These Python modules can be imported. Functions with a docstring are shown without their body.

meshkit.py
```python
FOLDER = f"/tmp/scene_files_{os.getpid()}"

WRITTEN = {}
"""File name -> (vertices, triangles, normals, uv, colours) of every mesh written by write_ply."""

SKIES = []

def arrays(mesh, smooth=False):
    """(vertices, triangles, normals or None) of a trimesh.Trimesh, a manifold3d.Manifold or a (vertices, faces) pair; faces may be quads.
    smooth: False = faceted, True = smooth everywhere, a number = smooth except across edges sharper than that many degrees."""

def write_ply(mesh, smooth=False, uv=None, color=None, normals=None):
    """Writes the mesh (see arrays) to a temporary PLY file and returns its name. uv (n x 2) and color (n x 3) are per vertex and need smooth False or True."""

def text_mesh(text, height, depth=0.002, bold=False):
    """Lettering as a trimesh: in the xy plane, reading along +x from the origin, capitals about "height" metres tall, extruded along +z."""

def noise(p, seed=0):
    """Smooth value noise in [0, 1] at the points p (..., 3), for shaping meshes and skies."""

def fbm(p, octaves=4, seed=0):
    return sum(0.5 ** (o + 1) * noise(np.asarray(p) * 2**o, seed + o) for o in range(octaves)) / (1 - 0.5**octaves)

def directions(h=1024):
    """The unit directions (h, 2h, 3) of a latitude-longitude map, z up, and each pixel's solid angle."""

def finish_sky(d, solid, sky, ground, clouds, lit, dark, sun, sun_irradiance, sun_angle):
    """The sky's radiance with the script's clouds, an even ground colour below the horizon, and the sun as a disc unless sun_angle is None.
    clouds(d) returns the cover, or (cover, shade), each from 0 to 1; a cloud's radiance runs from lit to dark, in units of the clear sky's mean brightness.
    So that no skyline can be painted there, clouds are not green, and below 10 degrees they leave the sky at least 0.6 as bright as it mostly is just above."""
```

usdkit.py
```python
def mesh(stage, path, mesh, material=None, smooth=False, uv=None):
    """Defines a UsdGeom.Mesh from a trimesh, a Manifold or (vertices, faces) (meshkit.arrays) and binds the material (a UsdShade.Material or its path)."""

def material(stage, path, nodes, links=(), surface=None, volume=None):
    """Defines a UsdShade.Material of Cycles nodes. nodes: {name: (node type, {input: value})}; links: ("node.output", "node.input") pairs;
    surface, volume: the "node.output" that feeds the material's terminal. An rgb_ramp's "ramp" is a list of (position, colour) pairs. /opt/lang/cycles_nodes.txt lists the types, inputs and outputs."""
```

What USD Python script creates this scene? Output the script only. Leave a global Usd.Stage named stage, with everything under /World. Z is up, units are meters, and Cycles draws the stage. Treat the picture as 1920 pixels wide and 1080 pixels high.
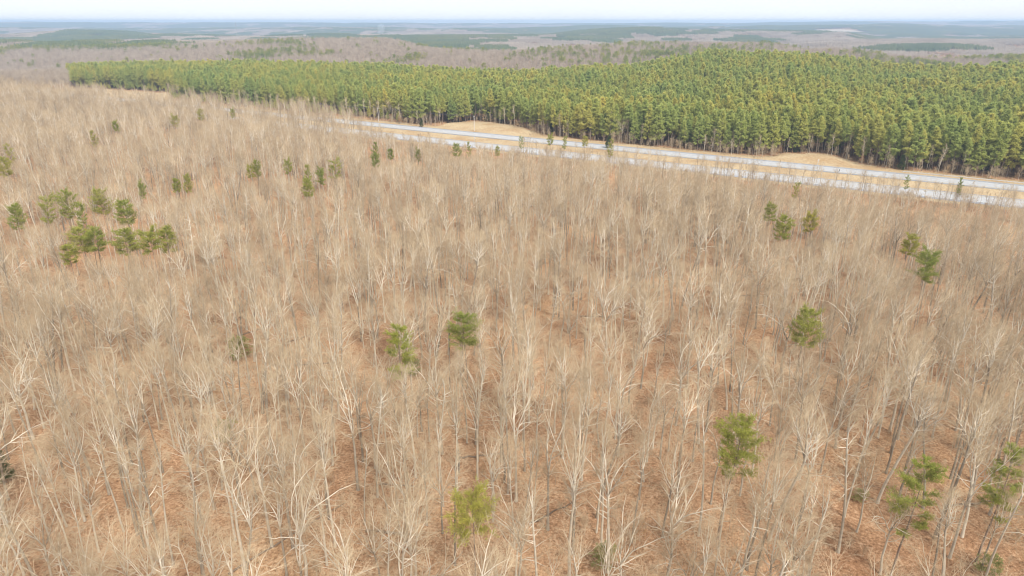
import math
import numpy as np
import usdkit, meshkit
from pxr import Usd, UsdGeom, UsdLux, UsdShade, Gf, Sdf, Vt
from scipy.interpolate import PchipInterpolator, RegularGridInterpolator

T = Sdf.ValueTypeNames
stage = Usd.Stage.CreateInMemory()
UsdGeom.SetStageUpAxis(stage, 'Z')
UsdGeom.SetStageMetersPerUnit(stage, 1.0)
world = UsdGeom.Xform.Define(stage, '/World')
stage.SetDefaultPrim(world.GetPrim())
R = np.random.default_rng(11)

# ------------------------------------------------------------------ camera
EYE = 75.0
FPX = 1280.0                                   # focal length in pixels of a 1920 wide picture
PITCH = math.atan(500 / FPX)                   # the level line lies 500 pixels above the middle
cam = UsdGeom.Camera.Define(stage, '/World/camera')
cam.CreateFocalLengthAttr(24.0)
cam.CreateHorizontalApertureAttr(36.0)
cam.CreateVerticalApertureAttr(20.25)
cam.CreateClippingRangeAttr((0.5, 60000.0))
cam.AddTranslateOp().Set((0, 0, EYE))
cam.AddRotateXOp().Set(90 - math.degrees(PITCH))
cam.CreateExposureAttr(1.9)

# ------------------------------------------------------------------ sky and sun
SUN_EL, SUN_AZ = math.radians(48), math.radians(150)      # azimuth from +y towards +x
SKY = dict(sky_type='single_scattering', sun_disc=False, sun_elevation=SUN_EL, sun_rotation=SUN_AZ, altitude=200.0, air_density=1.0, aerosol_density=1.2, ozone_density=1.0)
usdkit.material(stage, '/World/Looks/sky', {
    'co': ('texture_coordinate', {}), 'mp': ('mapping', {'scale': (2.0, 2.0, 9.0)}),
    'n': ('noise_texture', {'scale': 2.2, 'detail': 5.0, 'roughness': 0.55}),
    'r': ('rgb_ramp', {'ramp': [(0.25, (0.78,) * 3), (0.75, (0.97,) * 3)]}),
    's': ('sky_texture', SKY),
    'm': ('mix_color', {'blend_type': 'mix', 'b': (5.6, 5.85, 6.2), 'use_clamp': False}),
    'bg': ('background_shader', {'strength': 0.05}),
}, [('co.generated', 'mp.vector'), ('mp.vector', 'n.vector'), ('n.fac', 'r.fac'), ('r.color', 'm.fac'), ('s.color', 'm.a'), ('m.result', 'bg.color')], surface='bg.background')
dome = UsdLux.DomeLight.Define(stage, '/World/sky')
UsdShade.MaterialBindingAPI.Apply(dome.GetPrim()).Bind(UsdShade.Material.Get(stage, '/World/Looks/sky'))
dome.GetPrim().SetCustomDataByKey('kind', 'structure')
sun = UsdLux.DistantLight.Define(stage, '/World/sun')
sun.CreateIntensityAttr(0.4)
sun.CreateAngleAttr(24.0)
sun.CreateColorAttr((1.0, 0.95, 0.87))
sun.GetPrim().CreateAttribute('inputs:normalize', T.Bool).Set(True)
sun.AddRotateZOp().Set(-math.degrees(SUN_AZ))
sun.AddRotateXOp().Set(-(90 - math.degrees(SUN_EL)))

# ------------------------------------------------------------------ helpers
counts = {}


def numbered(name, parent='/World'):
    k = (parent, name)
    n = counts.get(k, 0)
    counts[k] = n + 1
    return f'{parent}/{name}' + (f'_{n:03d}' if n else '')


def tag(p, label=None, cat=None, group=None, kind=None):
    p = p.GetPrim() if hasattr(p, 'GetPrim') else p
    for k, v in (('label', label), ('category', cat), ('group', group), ('kind', kind)):
        if v:
            p.SetCustomDataByKey(k, v)
    return p


def raw_mesh(path, v, f, mat, thin=None, smooth=False):
    m = usdkit.mesh(stage, path, (np.asarray(v, float), np.asarray(f, int)), f'/World/Looks/{mat}', smooth=smooth)
    if thin is not None and smooth is not False:
        UsdGeom.PrimvarsAPI(m).CreatePrimvar('thin', T.FloatArray, 'vertex').Set(Vt.FloatArray.FromNumpy(np.asarray(thin, np.float32)))
    elif thin is not None:
        UsdGeom.PrimvarsAPI(m).CreatePrimvar('thin', T.FloatArray, 'vertex').Set(Vt.FloatArray.FromNumpy(np.asarray(thin, np.float32)))
    return m


def join(parts):
    """parts: list of (v, f, thin)"""
    at = np.cumsum([0] + [len(p[0]) for p in parts])
    return np.vstack([p[0] for p in parts]), np.vstack([p[1] + a for p, a in zip(parts, at)]), np.concatenate([p[2] for p in parts])


def ray(x, y):
    h, v = (x - 960) / FPX, (540 - y) / FPX
    return np.array([h, math.cos(PITCH) + v * math.sin(PITCH), -math.sin(PITCH) + v * math.cos(PITCH)])


def on_level(x, y, z=0.0):
    d = ray(x, y)
    return d[:2] * (z - EYE) / d[2]


def slope(y):
    v = (540 - y) / FPX
    return (-math.sin(PITCH) + v * math.cos(PITCH)) / (math.cos(PITCH) + v * math.sin(PITCH))


# ------------------------------------------------------------------ terrain
RC, RD = np.array([72.57, 442.9]), np.array([0.85086, -0.52539])      # the highway: a point and its direction
RN = np.array([-RD[1], RD[0]])


def us(X, Y):
    dx, dy = np.asarray(X) - RC[0], np.asarray(Y) - RC[1]
    return dx * RD[0] + dy * RD[1], dx * RN[0] + dy * RN[1]


def from_us(u, s):
    return RC[0] + u * RD[0] + s * RN[0], RC[1] + u * RD[1] + s * RN[1]


EDGE_PX = [(560, 207), (700, 227), (785, 239), (830, 226), (900, 224), (960, 232), (1020, 248), (1075, 266), (1200, 272), (1300, 281),
           (1430, 292), (1470, 284), (1550, 287), (1620, 302), (1660, 318), (1760, 321), (1920, 334)]
_e = np.array([us(*on_level(x, y, 2.0)) for x, y in EDGE_PX])
EDGE_U = np.concatenate([[-6000, -760, -690, -560, -500], _e[:, 0], [6000]])
EDGE_S = np.concatenate([[10, 10, 40, 46, 14], np.maximum(_e[:, 1], 8), [14]])


def pine_edge(u):
    return np.interp(u, EDGE_U, EDGE_S)


PX = np.array([-300, 0, 240, 480, 720, 860, 960, 1080, 1200, 1340, 1440, 1560, 1680, 1800, 1920, 2220], float)
YC = [1060, 1050, 1030, 930, 860, 830, 810, 800, 800, 810, 810, 800, 770, 740, 720, 700]
PYC = [128, 128, 113, 114, 121, 129, 132, 127, 119, 99, 99, 106, 124, 127, 117, 117]
Y1 = [2000, 2000, 2000, 1900, 1700, 1400, 1350, 1450, 1550, 1550, 1550, 1250, 1200, 1200, 1250, 1250]
PY1 = [72, 72, 70, 69, 74, 92, 93, 84, 80, 80, 80, 88, 103, 108, 104, 104]
Y2 = [4000, 4000, 4000, 3600, 3500, 3400, 3600, 4000, 4300, 4200, 4000, 3600, 2700, 2600, 2600, 2600]
PY2 = [58, 58, 56, 61, 57, 56, 57, 55, 52, 51, 51, 50, 61, 60, 60, 60]
PY3 = [50, 50, 50, 51, 50, 49, 50, 48, 47, 47, 46, 46, 45, 46, 46, 46]
PY4 = [41, 41, 41.3, 42, 43, 43.3, 43.3, 43.2, 43, 42.3, 41.5, 40.5, 39.5, 39, 38.5, 38.5]
FYH = math.cos(PITCH) + (540 - 90) / FPX * math.sin(PITCH)
QK = (PX - 960) / FPX / FYH
LY = np.log(np.concatenate([np.arange(200, 1000, 12.0), np.geomspace(1000, 19000, 110)]))
TREE = 18.0
_tab = []
for i, q in enumerate(QK):
    den = RN[0] * q + RN[1]
    ye = min((35 + RN @ RC) / max(den, 0.2), YC[i] - 120)
    zc = EYE + YC[i] * slope(PYC[i]) - TREE - 5
    z1 = EYE + Y1[i] * slope(PY1[i]) - TREE
    z2 = EYE + Y2[i] * slope(PY2[i]) - TREE
    z3 = EYE + 6500 * slope(PY3[i]) - TREE
    z4 = EYE + 9800 * slope(PY4[i]) - TREE
    ys = [100, ye * 0.8, ye, YC[i], YC[i] + 170, Y1[i], Y1[i] * 1.28, Y2[i], Y2[i] + 900, 6500, 7800, 9800, 12500, 20000]
    zs = [0, 0, 0, zc, zc - 20, z1, z1 - 30, z2, z2 - 38, z3, z3 - 30, z4, z4 - 30, z4 - 60]
    _tab.append(PchipInterpolator(np.log(ys), zs)(LY))
_far = RegularGridInterpolator((np.linspace(QK[0], QK[-1], 90), LY), PchipInterpolator(QK, np.array(_tab))(np.linspace(QK[0], QK[-1], 90)))


def smooth01(x):
    x = np.clip(x, 0, 1)
    return x * x * (3 - 2 * x)


def p3(X, Y, s, o=0.0):
    return np.stack([np.asarray(X) / s + o, np.asarray(Y) / s + o * 1.7, np.zeros_like(np.asarray(X, float)) + o], -1)


def ground_z(X, Y):
    X, Y = np.asarray(X, float), np.asarray(Y, float)
    q = np.clip(X / np.maximum(Y, 1.0), QK[0], QK[-1])
    z = _far(np.stack([q, np.log(np.clip(Y, 201, 18900))], -1))
    z = z * smooth01((Y - 200) / 150)
    near = (meshkit.fbm(p3(X, Y, 95, 3.3), 3, 5) - 0.5) * 9 + (meshkit.fbm(p3(X, Y, 22, 8.1), 2, 9) - 0.5) * 1.6
    rr = np.hypot(X, Y)
    amp = np.interp(rr, [0, 600, 900, 2000, 4000, 7500, 9500, 20000], [0, 0, 4, 48, 110, 100, 30, 20])
    far = np.minimum((meshkit.fbm(p3(X, Y, 980, 1.3), 4, 21) - 0.60), 0.09) * amp
    far = far + (meshkit.fbm(p3(X, Y, 520, 5.9), 3, 61) - 0.45) * 22 * smooth01((rr - 8000) / 1500)
    u, s = us(X, Y)
    flat = smooth01((np.abs(s + 29) - 34) / 30)                      # 0 inside the highway's corridor
    mound = 2.0 * smooth01((s - 4) / 14) * (1 - smooth01((s - pine_edge(u) - 5) / 40)) * smooth01((pine_edge(u) - 16) / 14)
    dip = -4.5 * smooth01((-s - 70) / 40) * (1 - smooth01((-s - 130) / 70)) * smooth01((u + 200) / 120)
    return (z + near * (1 - smooth01((rr - 500) / 300)) + dip) * flat + far + mound


def gz1(x, y):
    return float(np.ravel(ground_z(np.array([x]), np.array([y])))[0])


def seen(X, Y, m=1.0):
    return (Y > 36) & (np.abs(X) < np.interp(Y, [0, 80, 200, 600, 20000], [70, 118, 205, 480, 14600]) * m)


# grid aligned with the highway, so that the verges have clean edges
def axis(lo, step, grow, far, keys=()):
    a = list(np.arange(-lo, lo + 0.1, step))
    d, x = step, lo
    out = []
    while x < far:
        d *= grow
        x += d
        out.append(x)
    return np.array([-x for x in out[::-1]] + a + out)


UA = axis(700, 5.0, 1.075, 19000)
SA = axis(480, 5.0, 1.075, 19000)
SA = np.sort(np.concatenate([SA[(np.abs(SA + 62) > 2.6)], [-62.0]]))
GU, GS = np.meshgrid(UA, SA, indexing='ij')
GX, GY = from_us(GU, GS)
GZ = ground_z(GX, GY)
grass_q = None
nu, ns = GU.shape
idx = np.arange(nu * ns).reshape(nu, ns)
quads = np.stack([idx[:-1, :-1], idx[1:, :-1], idx[1:, 1:], idx[:-1, 1:]], -1).reshape(-1, 4)
GV = np.stack([GX, GY, GZ], -1).reshape(-1, 3)
cu, cs = GU.ravel()[quads].mean(1), GS.ravel()[quads].mean(1)
cr = np.abs(GV[quads].mean(1)[:, :2]).max(1)
isgrass = (cs > -62) & (cs < pine_edge(cu) + 2) & (np.abs(cu) < 2500)
keep = cr < 14000
tri = lambda qd: np.vstack([qd[:, [0, 1, 2]], qd[:, [0, 2, 3]]])


def compact(v, f):
    k, inv = np.unique(f.ravel(), return_inverse=True)
    return v[k], inv.reshape(f.shape)


# ------------------------------------------------------------------ materials
MAT = lambda name, nodes, links, **kw: usdkit.material(stage, f'/World/Looks/{name}', nodes, links, **kw)


def plain(name, col, rough=0.8, metal=0.0, var=0.12, scale=3.0):
    MAT(name, {'n': ('noise_texture', {'scale': scale, 'detail': 4.0}), 'g': ('geometry', {}),
               'r': ('rgb_ramp', {'ramp': [(0.3, tuple(c * (1 - var) for c in col)), (0.7, tuple(min(1, c * (1 + var)) for c in col))]}),
               'p': ('principled_bsdf', {'roughness': rough, 'metallic': metal, 'specular_ior_level': 0.2})},
        [('g.position', 'n.vector'), ('n.fac', 'r.fac'), ('r.color', 'p.base_color')], surface='p.BSDF')


# leaf litter: brown leaves, patches of tan and darker damp leaves, branches lying about
MAT('leaf_litter', {
    'g': ('geometry', {}),
    'a': ('noise_texture', {'scale': 2.2, 'detail': 5.0, 'roughness': 0.75}),
    'b': ('noise_texture', {'scale': 0.045, 'detail': 4.0, 'roughness': 0.6, 'distortion': 0.6}),
    'c': ('noise_texture', {'scale': 0.35, 'detail': 3.0, 'roughness': 0.6}),
    'v': ('voronoi_texture', {'scale': 4.0}),
    'ra': ('rgb_ramp', {'ramp': [(0.30, (0.12, 0.07, 0.04)), (0.44, (0.305, 0.18, 0.10)), (0.56, (0.43, 0.272, 0.158)), (0.72, (0.66, 0.50, 0.35))]}),
    'rb': ('rgb_ramp', {'ramp': [(0.30, (0.66, 0.58, 0.54)), (0.5, (0.98, 0.95, 0.92)), (0.72, (1.15, 1.15, 1.08))]}),
    'rc': ('rgb_ramp', {'ramp': [(0.3, (0.84, 0.80, 0.78)), (0.7, (1.1, 1.1, 1.1))]}),
    'm1': ('mix_color', {'blend_type': 'multiply', 'fac': 1.0, 'use_clamp': False}),
    'm2': ('mix_color', {'blend_type': 'multiply', 'fac': 1.0, 'use_clamp': False}),
    'bp': ('bump', {'strength': 0.7, 'distance': 0.25}),
    'p': ('principled_bsdf', {'roughness': 0.95, 'specular_ior_level': 0.1}),
}, [('g.position', 'a.vector'), ('g.position', 'b.vector'), ('g.position', 'c.vector'), ('g.position', 'v.vector'), ('a.fac', 'ra.fac'), ('b.fac', 'rb.fac'), ('c.fac', 'rc.fac'),
    ('ra.color', 'm1.a'), ('rb.color', 'm1.b'), ('m1.result', 'm2.a'), ('rc.color', 'm2.b'), ('m2.result', 'p.base_color'), ('a.fac', 'bp.height'), ('bp.normal', 'p.normal')], surface='p.BSDF')
MAT('dry_grass', {
    'g': ('geometry', {}),
    'a': ('noise_texture', {'scale': 0.9, 'detail': 5.0, 'roughness': 0.7}),
    'b': ('noise_texture', {'scale': 0.05, 'detail': 4.0, 'roughness': 0.6}),
    'ra': ('rgb_ramp', {'ramp': [(0.3, (0.27, 0.195, 0.11)), (0.5, (0.40, 0.30, 0.18)), (0.7, (0.48, 0.38, 0.245))]}),
    'rb': ('rgb_ramp', {'ramp': [(0.32, (0.82, 0.72, 0.62)), (0.55, (1, 1, 1)), (0.75, (1.05, 1.06, 1.02))]}),
    'm1': ('mix_color', {'blend_type': 'multiply', 'fac': 1.0, 'use_clamp': False}),
    'bp': ('bump', {'strength': 0.6, 'distance': 0.2}),
    'p': ('principled_bsdf', {'roughness': 0.95, 'specular_ior_level': 0.1}),
}, [('g.position', 'a.vector'), ('g.position', 'b.vector'), ('a.fac', 'ra.fac'), ('b.fac', 'rb.fac'), ('ra.color', 'm1.a'), ('rb.color', 'm1.b'),
    ('m1.result', 'p.base_color'), ('a.fac', 'bp.height'), ('bp.normal', 'p.normal')], surface='p.BSDF')


def bark(name, trunk, trunk2, limb, limb2, twig, twig2):
    """Bark varies from tree to tree and with blotches; smooth limbs are paler than the old bark of the trunk, and twigs have a colour of their own."""
    MAT(name, {
        'oi': ('object_info', {}), 'g': ('geometry', {}), 'at': ('attribute', {'attribute': 'thin'}),
        'n': ('noise_texture', {'scale': 1.3, 'detail': 4.0, 'roughness': 0.7}),
        'ro': ('rgb_ramp', {'ramp': [(0.0, trunk), (1.0, trunk2)]}),
        'rl': ('rgb_ramp', {'ramp': [(0.0, limb), (0.4, tuple(0.5 * (a + b) for a, b in zip(limb, limb2))), (1.0, limb2)]}),
        'rt': ('rgb_ramp', {'ramp': [(0.0, twig), (1.0, twig2)]}),
        'rn': ('rgb_ramp', {'ramp': [(0.3, (0.78,) * 3), (0.7, (1.12,) * 3)]}),
        'k1': ('map_range', {'from_min': 0.05, 'from_max': 0.35, 'to_min': 0.0, 'to_max': 1.0, 'clamp': True}),
        'k2': ('map_range', {'from_min': 0.55, 'from_max': 0.9, 'to_min': 0.0, 'to_max': 1.0, 'clamp': True}),
        'm1': ('mix_color', {'blend_type': 'mix'}), 'm2': ('mix_color', {'blend_type': 'mix'}),
        'ml': ('mix_color', {'blend_type': 'multiply', 'fac': 1.0, 'use_clamp': False}),
        'p': ('principled_bsdf', {'roughness': 0.9, 'specular_ior_level': 0.15})},
        [('oi.random', 'ro.fac'), ('oi.random', 'rl.fac'), ('oi.random', 'rt.fac'), ('g.position', 'n.vector'), ('n.fac', 'rn.fac'), ('at.fac', 'k1.value'), ('at.fac', 'k2.value'),
         ('k1.result', 'm1.fac'), ('k2.result', 'm2.fac'), ('ro.color', 'm1.a'), ('rl.color', 'm1.b'), ('m1.result', 'm2.a'), ('rt.color', 'm2.b'),
         ('m2.result', 'ml.a'), ('rn.color', 'ml.b'), ('ml.result', 'p.base_color')], surface='p.BSDF')


bark('hardwood_bark', (0.20, 0.165, 0.125), (0.56, 0.50, 0.40), (0.38, 0.325, 0.245), (0.70, 0.63, 0.52), (0.345, 0.262, 0.168), (0.53, 0.42, 0.278))
bark('far_bark', (0.27, 0.225, 0.175), (0.42, 0.36, 0.29), (0.32, 0.265, 0.205), (0.48, 0.41, 0.33), (0.30, 0.242, 0.182), (0.45, 0.375, 0.295))
bark('pine_bark', (0.21, 0.16, 0.125), (0.31, 0.24, 0.19), (0.19, 0.14, 0.10), (0.24, 0.175, 0.13), (0.20, 0.15, 0.10), (0.24, 0.18, 0.13))
bark('log_bark', (0.10, 0.07, 0.05), (0.20, 0.15, 0.11), (0.10, 0.07, 0.05), (0.20, 0.15, 0.11), (0.15, 0.11, 0.08), (0.2, 0.15, 0.11))


def needles(name, a, b, c):
    MAT(name, {
        'oi': ('object_info', {}), 'g': ('geometry', {}),
        'n': ('noise_texture', {'scale': 0.8, 'detail': 3.0}),
        'ro': ('rgb_ramp', {'ramp': [(0.0, a), (0.5, b), (1.0, c)]}),
        'rn': ('rgb_ramp', {'ramp': [(0.3, (0.8, 0.83, 0.86)), (0.7, (1.15, 1.12, 1.0))]}),
        'nb': ('noise_texture', {'scale': 0.014, 'detail': 3.0}), 'rb': ('rgb_ramp', {'ramp': [(0.32, (0.86, 0.94, 1.0)), (0.68, (1.12, 1.04, 0.92))]}),
        'm0': ('mix_color', {'blend_type': 'multiply', 'fac': 1.0, 'use_clamp': False}),
        'ml': ('mix_color', {'blend_type': 'multiply', 'fac': 1.0, 'use_clamp': False}),
        'p': ('principled_bsdf', {'roughness': 0.7, 'specular_ior_level': 0.25}),
        'tr': ('translucent_bsdf', {}), 'mx': ('mix_closure', {'fac': 0.42})},
        [('oi.random', 'ro.fac'), ('g.position', 'n.vector'), ('n.fac', 'rn.fac'), ('g.position', 'nb.vector'), ('nb.fac', 'rb.fac'), ('ro.color', 'm0.a'), ('rb.color', 'm0.b'), ('m0.result', 'ml.a'), ('rn.color', 'ml.b'), ('ml.result', 'p.base_color'), ('ml.result', 'tr.color'),
         ('p.BSDF', 'mx.closure1'), ('tr.BSDF', 'mx.closure2')], surface='mx.closure')


needles('pine_needles', (0.27, 0.31, 0.075), (0.33, 0.35, 0.08), (0.40, 0.385, 0.095))
needles('plantation_needles', (0.42, 0.47, 0.155), (0.49, 0.51, 0.16), (0.58, 0.54, 0.165))
needles('distant_needles', (0.13, 0.17, 0.075), (0.16, 0.19, 0.075), (0.20, 0.21, 0.075))
needles('shrub_leaves', (0.24, 0.27, 0.09), (0.28, 0.29, 0.10), (0.33, 0.32, 0.12))
needles('cedar_foliage', (0.10, 0.125, 0.045), (0.13, 0.15, 0.05), (0.16, 0.17, 0.055))
needles('dry_leaves', (0.42, 0.22, 0.10), (0.50, 0.31, 0.17), (0.56, 0.40, 0.24))
plain('concrete_road', (0.36, 0.358, 0.36), 0.85, scale=0.25, var=0.08)
plain('asphalt_shoulder', (0.26, 0.266, 0.28), 0.9, scale=0.3, var=0.12)
plain('road_paint', (0.8, 0.8, 0.78), 0.6, var=0.03)
plain('yellow_paint', (0.7, 0.5, 0.12), 0.6, var=0.03)
plain('pale_wood', (0.5, 0.46, 0.41), 0.85)
plain('wire_metal', (0.10, 0.10, 0.11), 0.5)
plain('steel', (0.5, 0.5, 0.5), 0.5, 0.6)
plain('sign_green', (0.05, 0.2, 0.1), 0.5)
plain('field_soil', (0.36, 0.29, 0.21), 0.95, scale=0.01)

# ------------------------------------------------------------------ ground
gv, gf = compact(GV, tri(quads[keep & ~isgrass]))
tag(raw_mesh('/World/ground', gv, gf, 'leaf_litter', smooth=True), kind='structure')
gv, gf = compact(GV, tri(quads[isgrass]))
tag(raw_mesh('/World/roadside_grass', gv, gf, 'dry_grass', smooth=True), kind='structure')

UL = np.arange(-1500, 700.1, 10.0)


def road_strip(path, s0, s1, z, mat, u0=-1500, u1=700, parts=1):
    u = np.linspace(u0, u1, max(2, int((u1 - u0) / 20)))
    a, b = from_us(u, s0), from_us(u, s1)
    v = np.vstack([np.stack([*a, ground_z(*a) * 0 + z], 1), np.stack([*b, ground_z(*b) * 0 + z], 1)])
    n = len(u)
    i = np.arange(n - 1)
    f = np.vstack([np.stack([i, i + 1, n + i + 1], 1), np.stack([i, n + i + 1, n + i], 1)])
    return raw_mesh(path, v, f, mat)


def dashes(path, s, z, w=0.2, on=3.0, every=12.0, u0=-700, u1=400):
    vs, fs = [], []
    for k, u in enumerate(np.arange(u0, u1, every)):
        for uu, ss in ((u, s - w / 2), (u + on, s - w / 2), (u + on, s + w / 2), (u, s + w / 2)):
            vs.append((*from_us(uu, ss), z))
        fs += [(4 * k, 4 * k + 1, 4 * k + 2), (4 * k, 4 * k + 2, 4 * k + 3)]
    return raw_mesh(path, vs, fs, 'road_paint')


def carriageway(s0, s1):
    """s0 to s1: the nearer to the farther edge; the median side is marked in yellow."""
    root = numbered('highway_carriageway')
    x = UsdGeom.Xform.Define(stage, root)
    tag(x, kind='structure')
    far = s1 > -5
    med0, med1 = (s0, s0 + 2.6) if far else (s1 - 2.6, s1)
    out0, out1 = (s1 - 4.2, s1) if far else (s0, s0 + 4.2)
    road_strip(root + '/pavement', s0, s1, 0.10, 'concrete_road')
    road_strip(root + '/shoulder', out0, out1, 0.125, 'asphalt_shoulder')
    road_strip(root + '/shoulder_001', med0, med1, 0.125, 'asphalt_shoulder')
    lo, hi = (med1, out0) if far else (out1, med0)
    road_strip(root + '/edge_line', lo + 0.15, lo + 0.4, 0.15, 'yellow_paint' if far else 'road_paint')
    road_strip(root + '/edge_line_001', hi - 0.4, hi - 0.15, 0.15, 'road_paint' if far else 'yellow_paint')
    for k in (1, 2):
        dashes(root + '/lane_line' + ('_001' if k == 2 else ''), lo + (hi - lo) * k / 3, 0.15)


carriageway(-19.0, -1.0)
carriageway(-57.0, -37.0)


# ------------------------------------------------------------------ growing wood
def unit(a):
    return a / np.maximum(np.linalg.norm(a, axis=-1, keepdims=True), 1e-9)


def grow(p0, d0, L, r0, K, wander, up, g, tip=0.25):
    N = len(p0)
    p = np.empty((N, K + 1, 3))
    p[:, 0] = p0
    d = unit(d0)
    for k in range(K):
        p[:, k + 1] = p[:, k] + d * (L / K)[:, None]
        d = unit(d + g.normal(0, wander, (N, 3)) + np.array([0, 0, up]))
    t = np.linspace(0, 1, K + 1)
    r = r0[:, None] * (1 - (1 - tip) * t)
    return p, r


def sprout(p, r, M, t0, t1, ang0, ang1, g, flatten=0.0):
    """M children along each polyline: (start, direction, t, radius of the parent there, parent)."""
    N, K = p.shape[0], p.shape[1] - 1
    t = t0 + (t1 - t0) * (np.arange(M)[None] + g.uniform(0.05, 0.95, (N, M))) / M
    i = np.minimum((t * K).astype(int), K - 1)
    fr = (t * K - i)[..., None]
    n = np.arange(N)[:, None]
    a, b = p[n, i], p[n, i + 1]
    tan = unit(b - a)
    st = a + (b - a) * fr
    ra = r[n, i] * (1 - fr[..., 0]) + r[n, i + 1] * fr[..., 0]
    ref = np.where(np.abs(tan[..., 2:]) < 0.95, [0, 0, 1.0], [1.0, 0, 0])
    e1 = unit(np.cross(tan, ref))
    e2 = np.cross(tan, e1)
    az = (np.arange(M) * 2.399)[None] + g.uniform(0, 6.28, (N, 1)) + g.normal(0, 0.5, (N, M))
    th = np.radians(ang0 + (ang1 - ang0) * g.uniform(0, 1, (N, M)))[..., None]
    side = np.cos(az)[..., None] * e1 + np.sin(az)[..., None] * e2 * (1 - flatten)
    d = tan * np.cos(th) + unit(side) * np.sin(th)
    return st.reshape(-1, 3), d.reshape(-1, 3), t.reshape(-1), ra.reshape(-1), np.repeat(np.arange(N), M)


def tubes(p, r, S, thin):
    N, K1 = r.shape
    tan = unit(np.gradient(p, axis=1))
    ref = np.where(np.abs(tan[..., 2:]) < 0.9, [0, 0, 1.0], [1.0, 0, 0])
    e1 = unit(np.cross(tan, ref))
    e2 = np.cross(tan, e1)
    a = np.arange(S) * 2 * math.pi / S
    v = p[:, :, None] + r[:, :, None, None] * (np.cos(a)[:, None] * e1[:, :, None] + np.sin(a)[:, None] * e2[:, :, None])
    i, k, j = np.meshgrid(np.arange(N), np.arange(K1 - 1), np.arange(S), indexing='ij')
    at = lambda kk, jj: (i * K1 + kk) * S + jj % S
    q = np.stack([at(k, j), at(k, j + 1), at(k + 1, j + 1), at(k + 1, j)], -1).reshape(-1, 4)
    th = np.clip(np.log(0.16 / np.maximum(r, 1e-4)) / 2.6, 0, 1) if thin is None else np.full(r.shape, thin)
    return v.reshape(-1, 3), tri(q), np.repeat(th.reshape(-1), S)


def spikes(p, d, L, r, g):
    """thin three-sided twigs that end in a point"""
    N = len(p)
    d = unit(d)
    ref = np.where(np.abs(d[:, 2:]) < 0.9, [0, 0, 1.0], [1.0, 0, 0])
    e1 = unit(np.cross(d, ref))
    e2 = np.cross(d, e1)
    a = np.arange(3) * 2.0944
    ring = p[:, None] + r[:, None, None] * (np.cos(a)[None, :, None] * e1[:, None] + np.sin(a)[None, :, None] * e2[:, None])
    v = np.concatenate([ring, (p + d * L[:, None])[:, None]], 1).reshape(-1, 3)
    b = np.arange(N)[:, None] * 4
    f = np.concatenate([b + [0, 1, 3], b + [1, 2, 3], b + [2, 0, 3]], 0)
    return v, f, np.ones(len(v))


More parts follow.
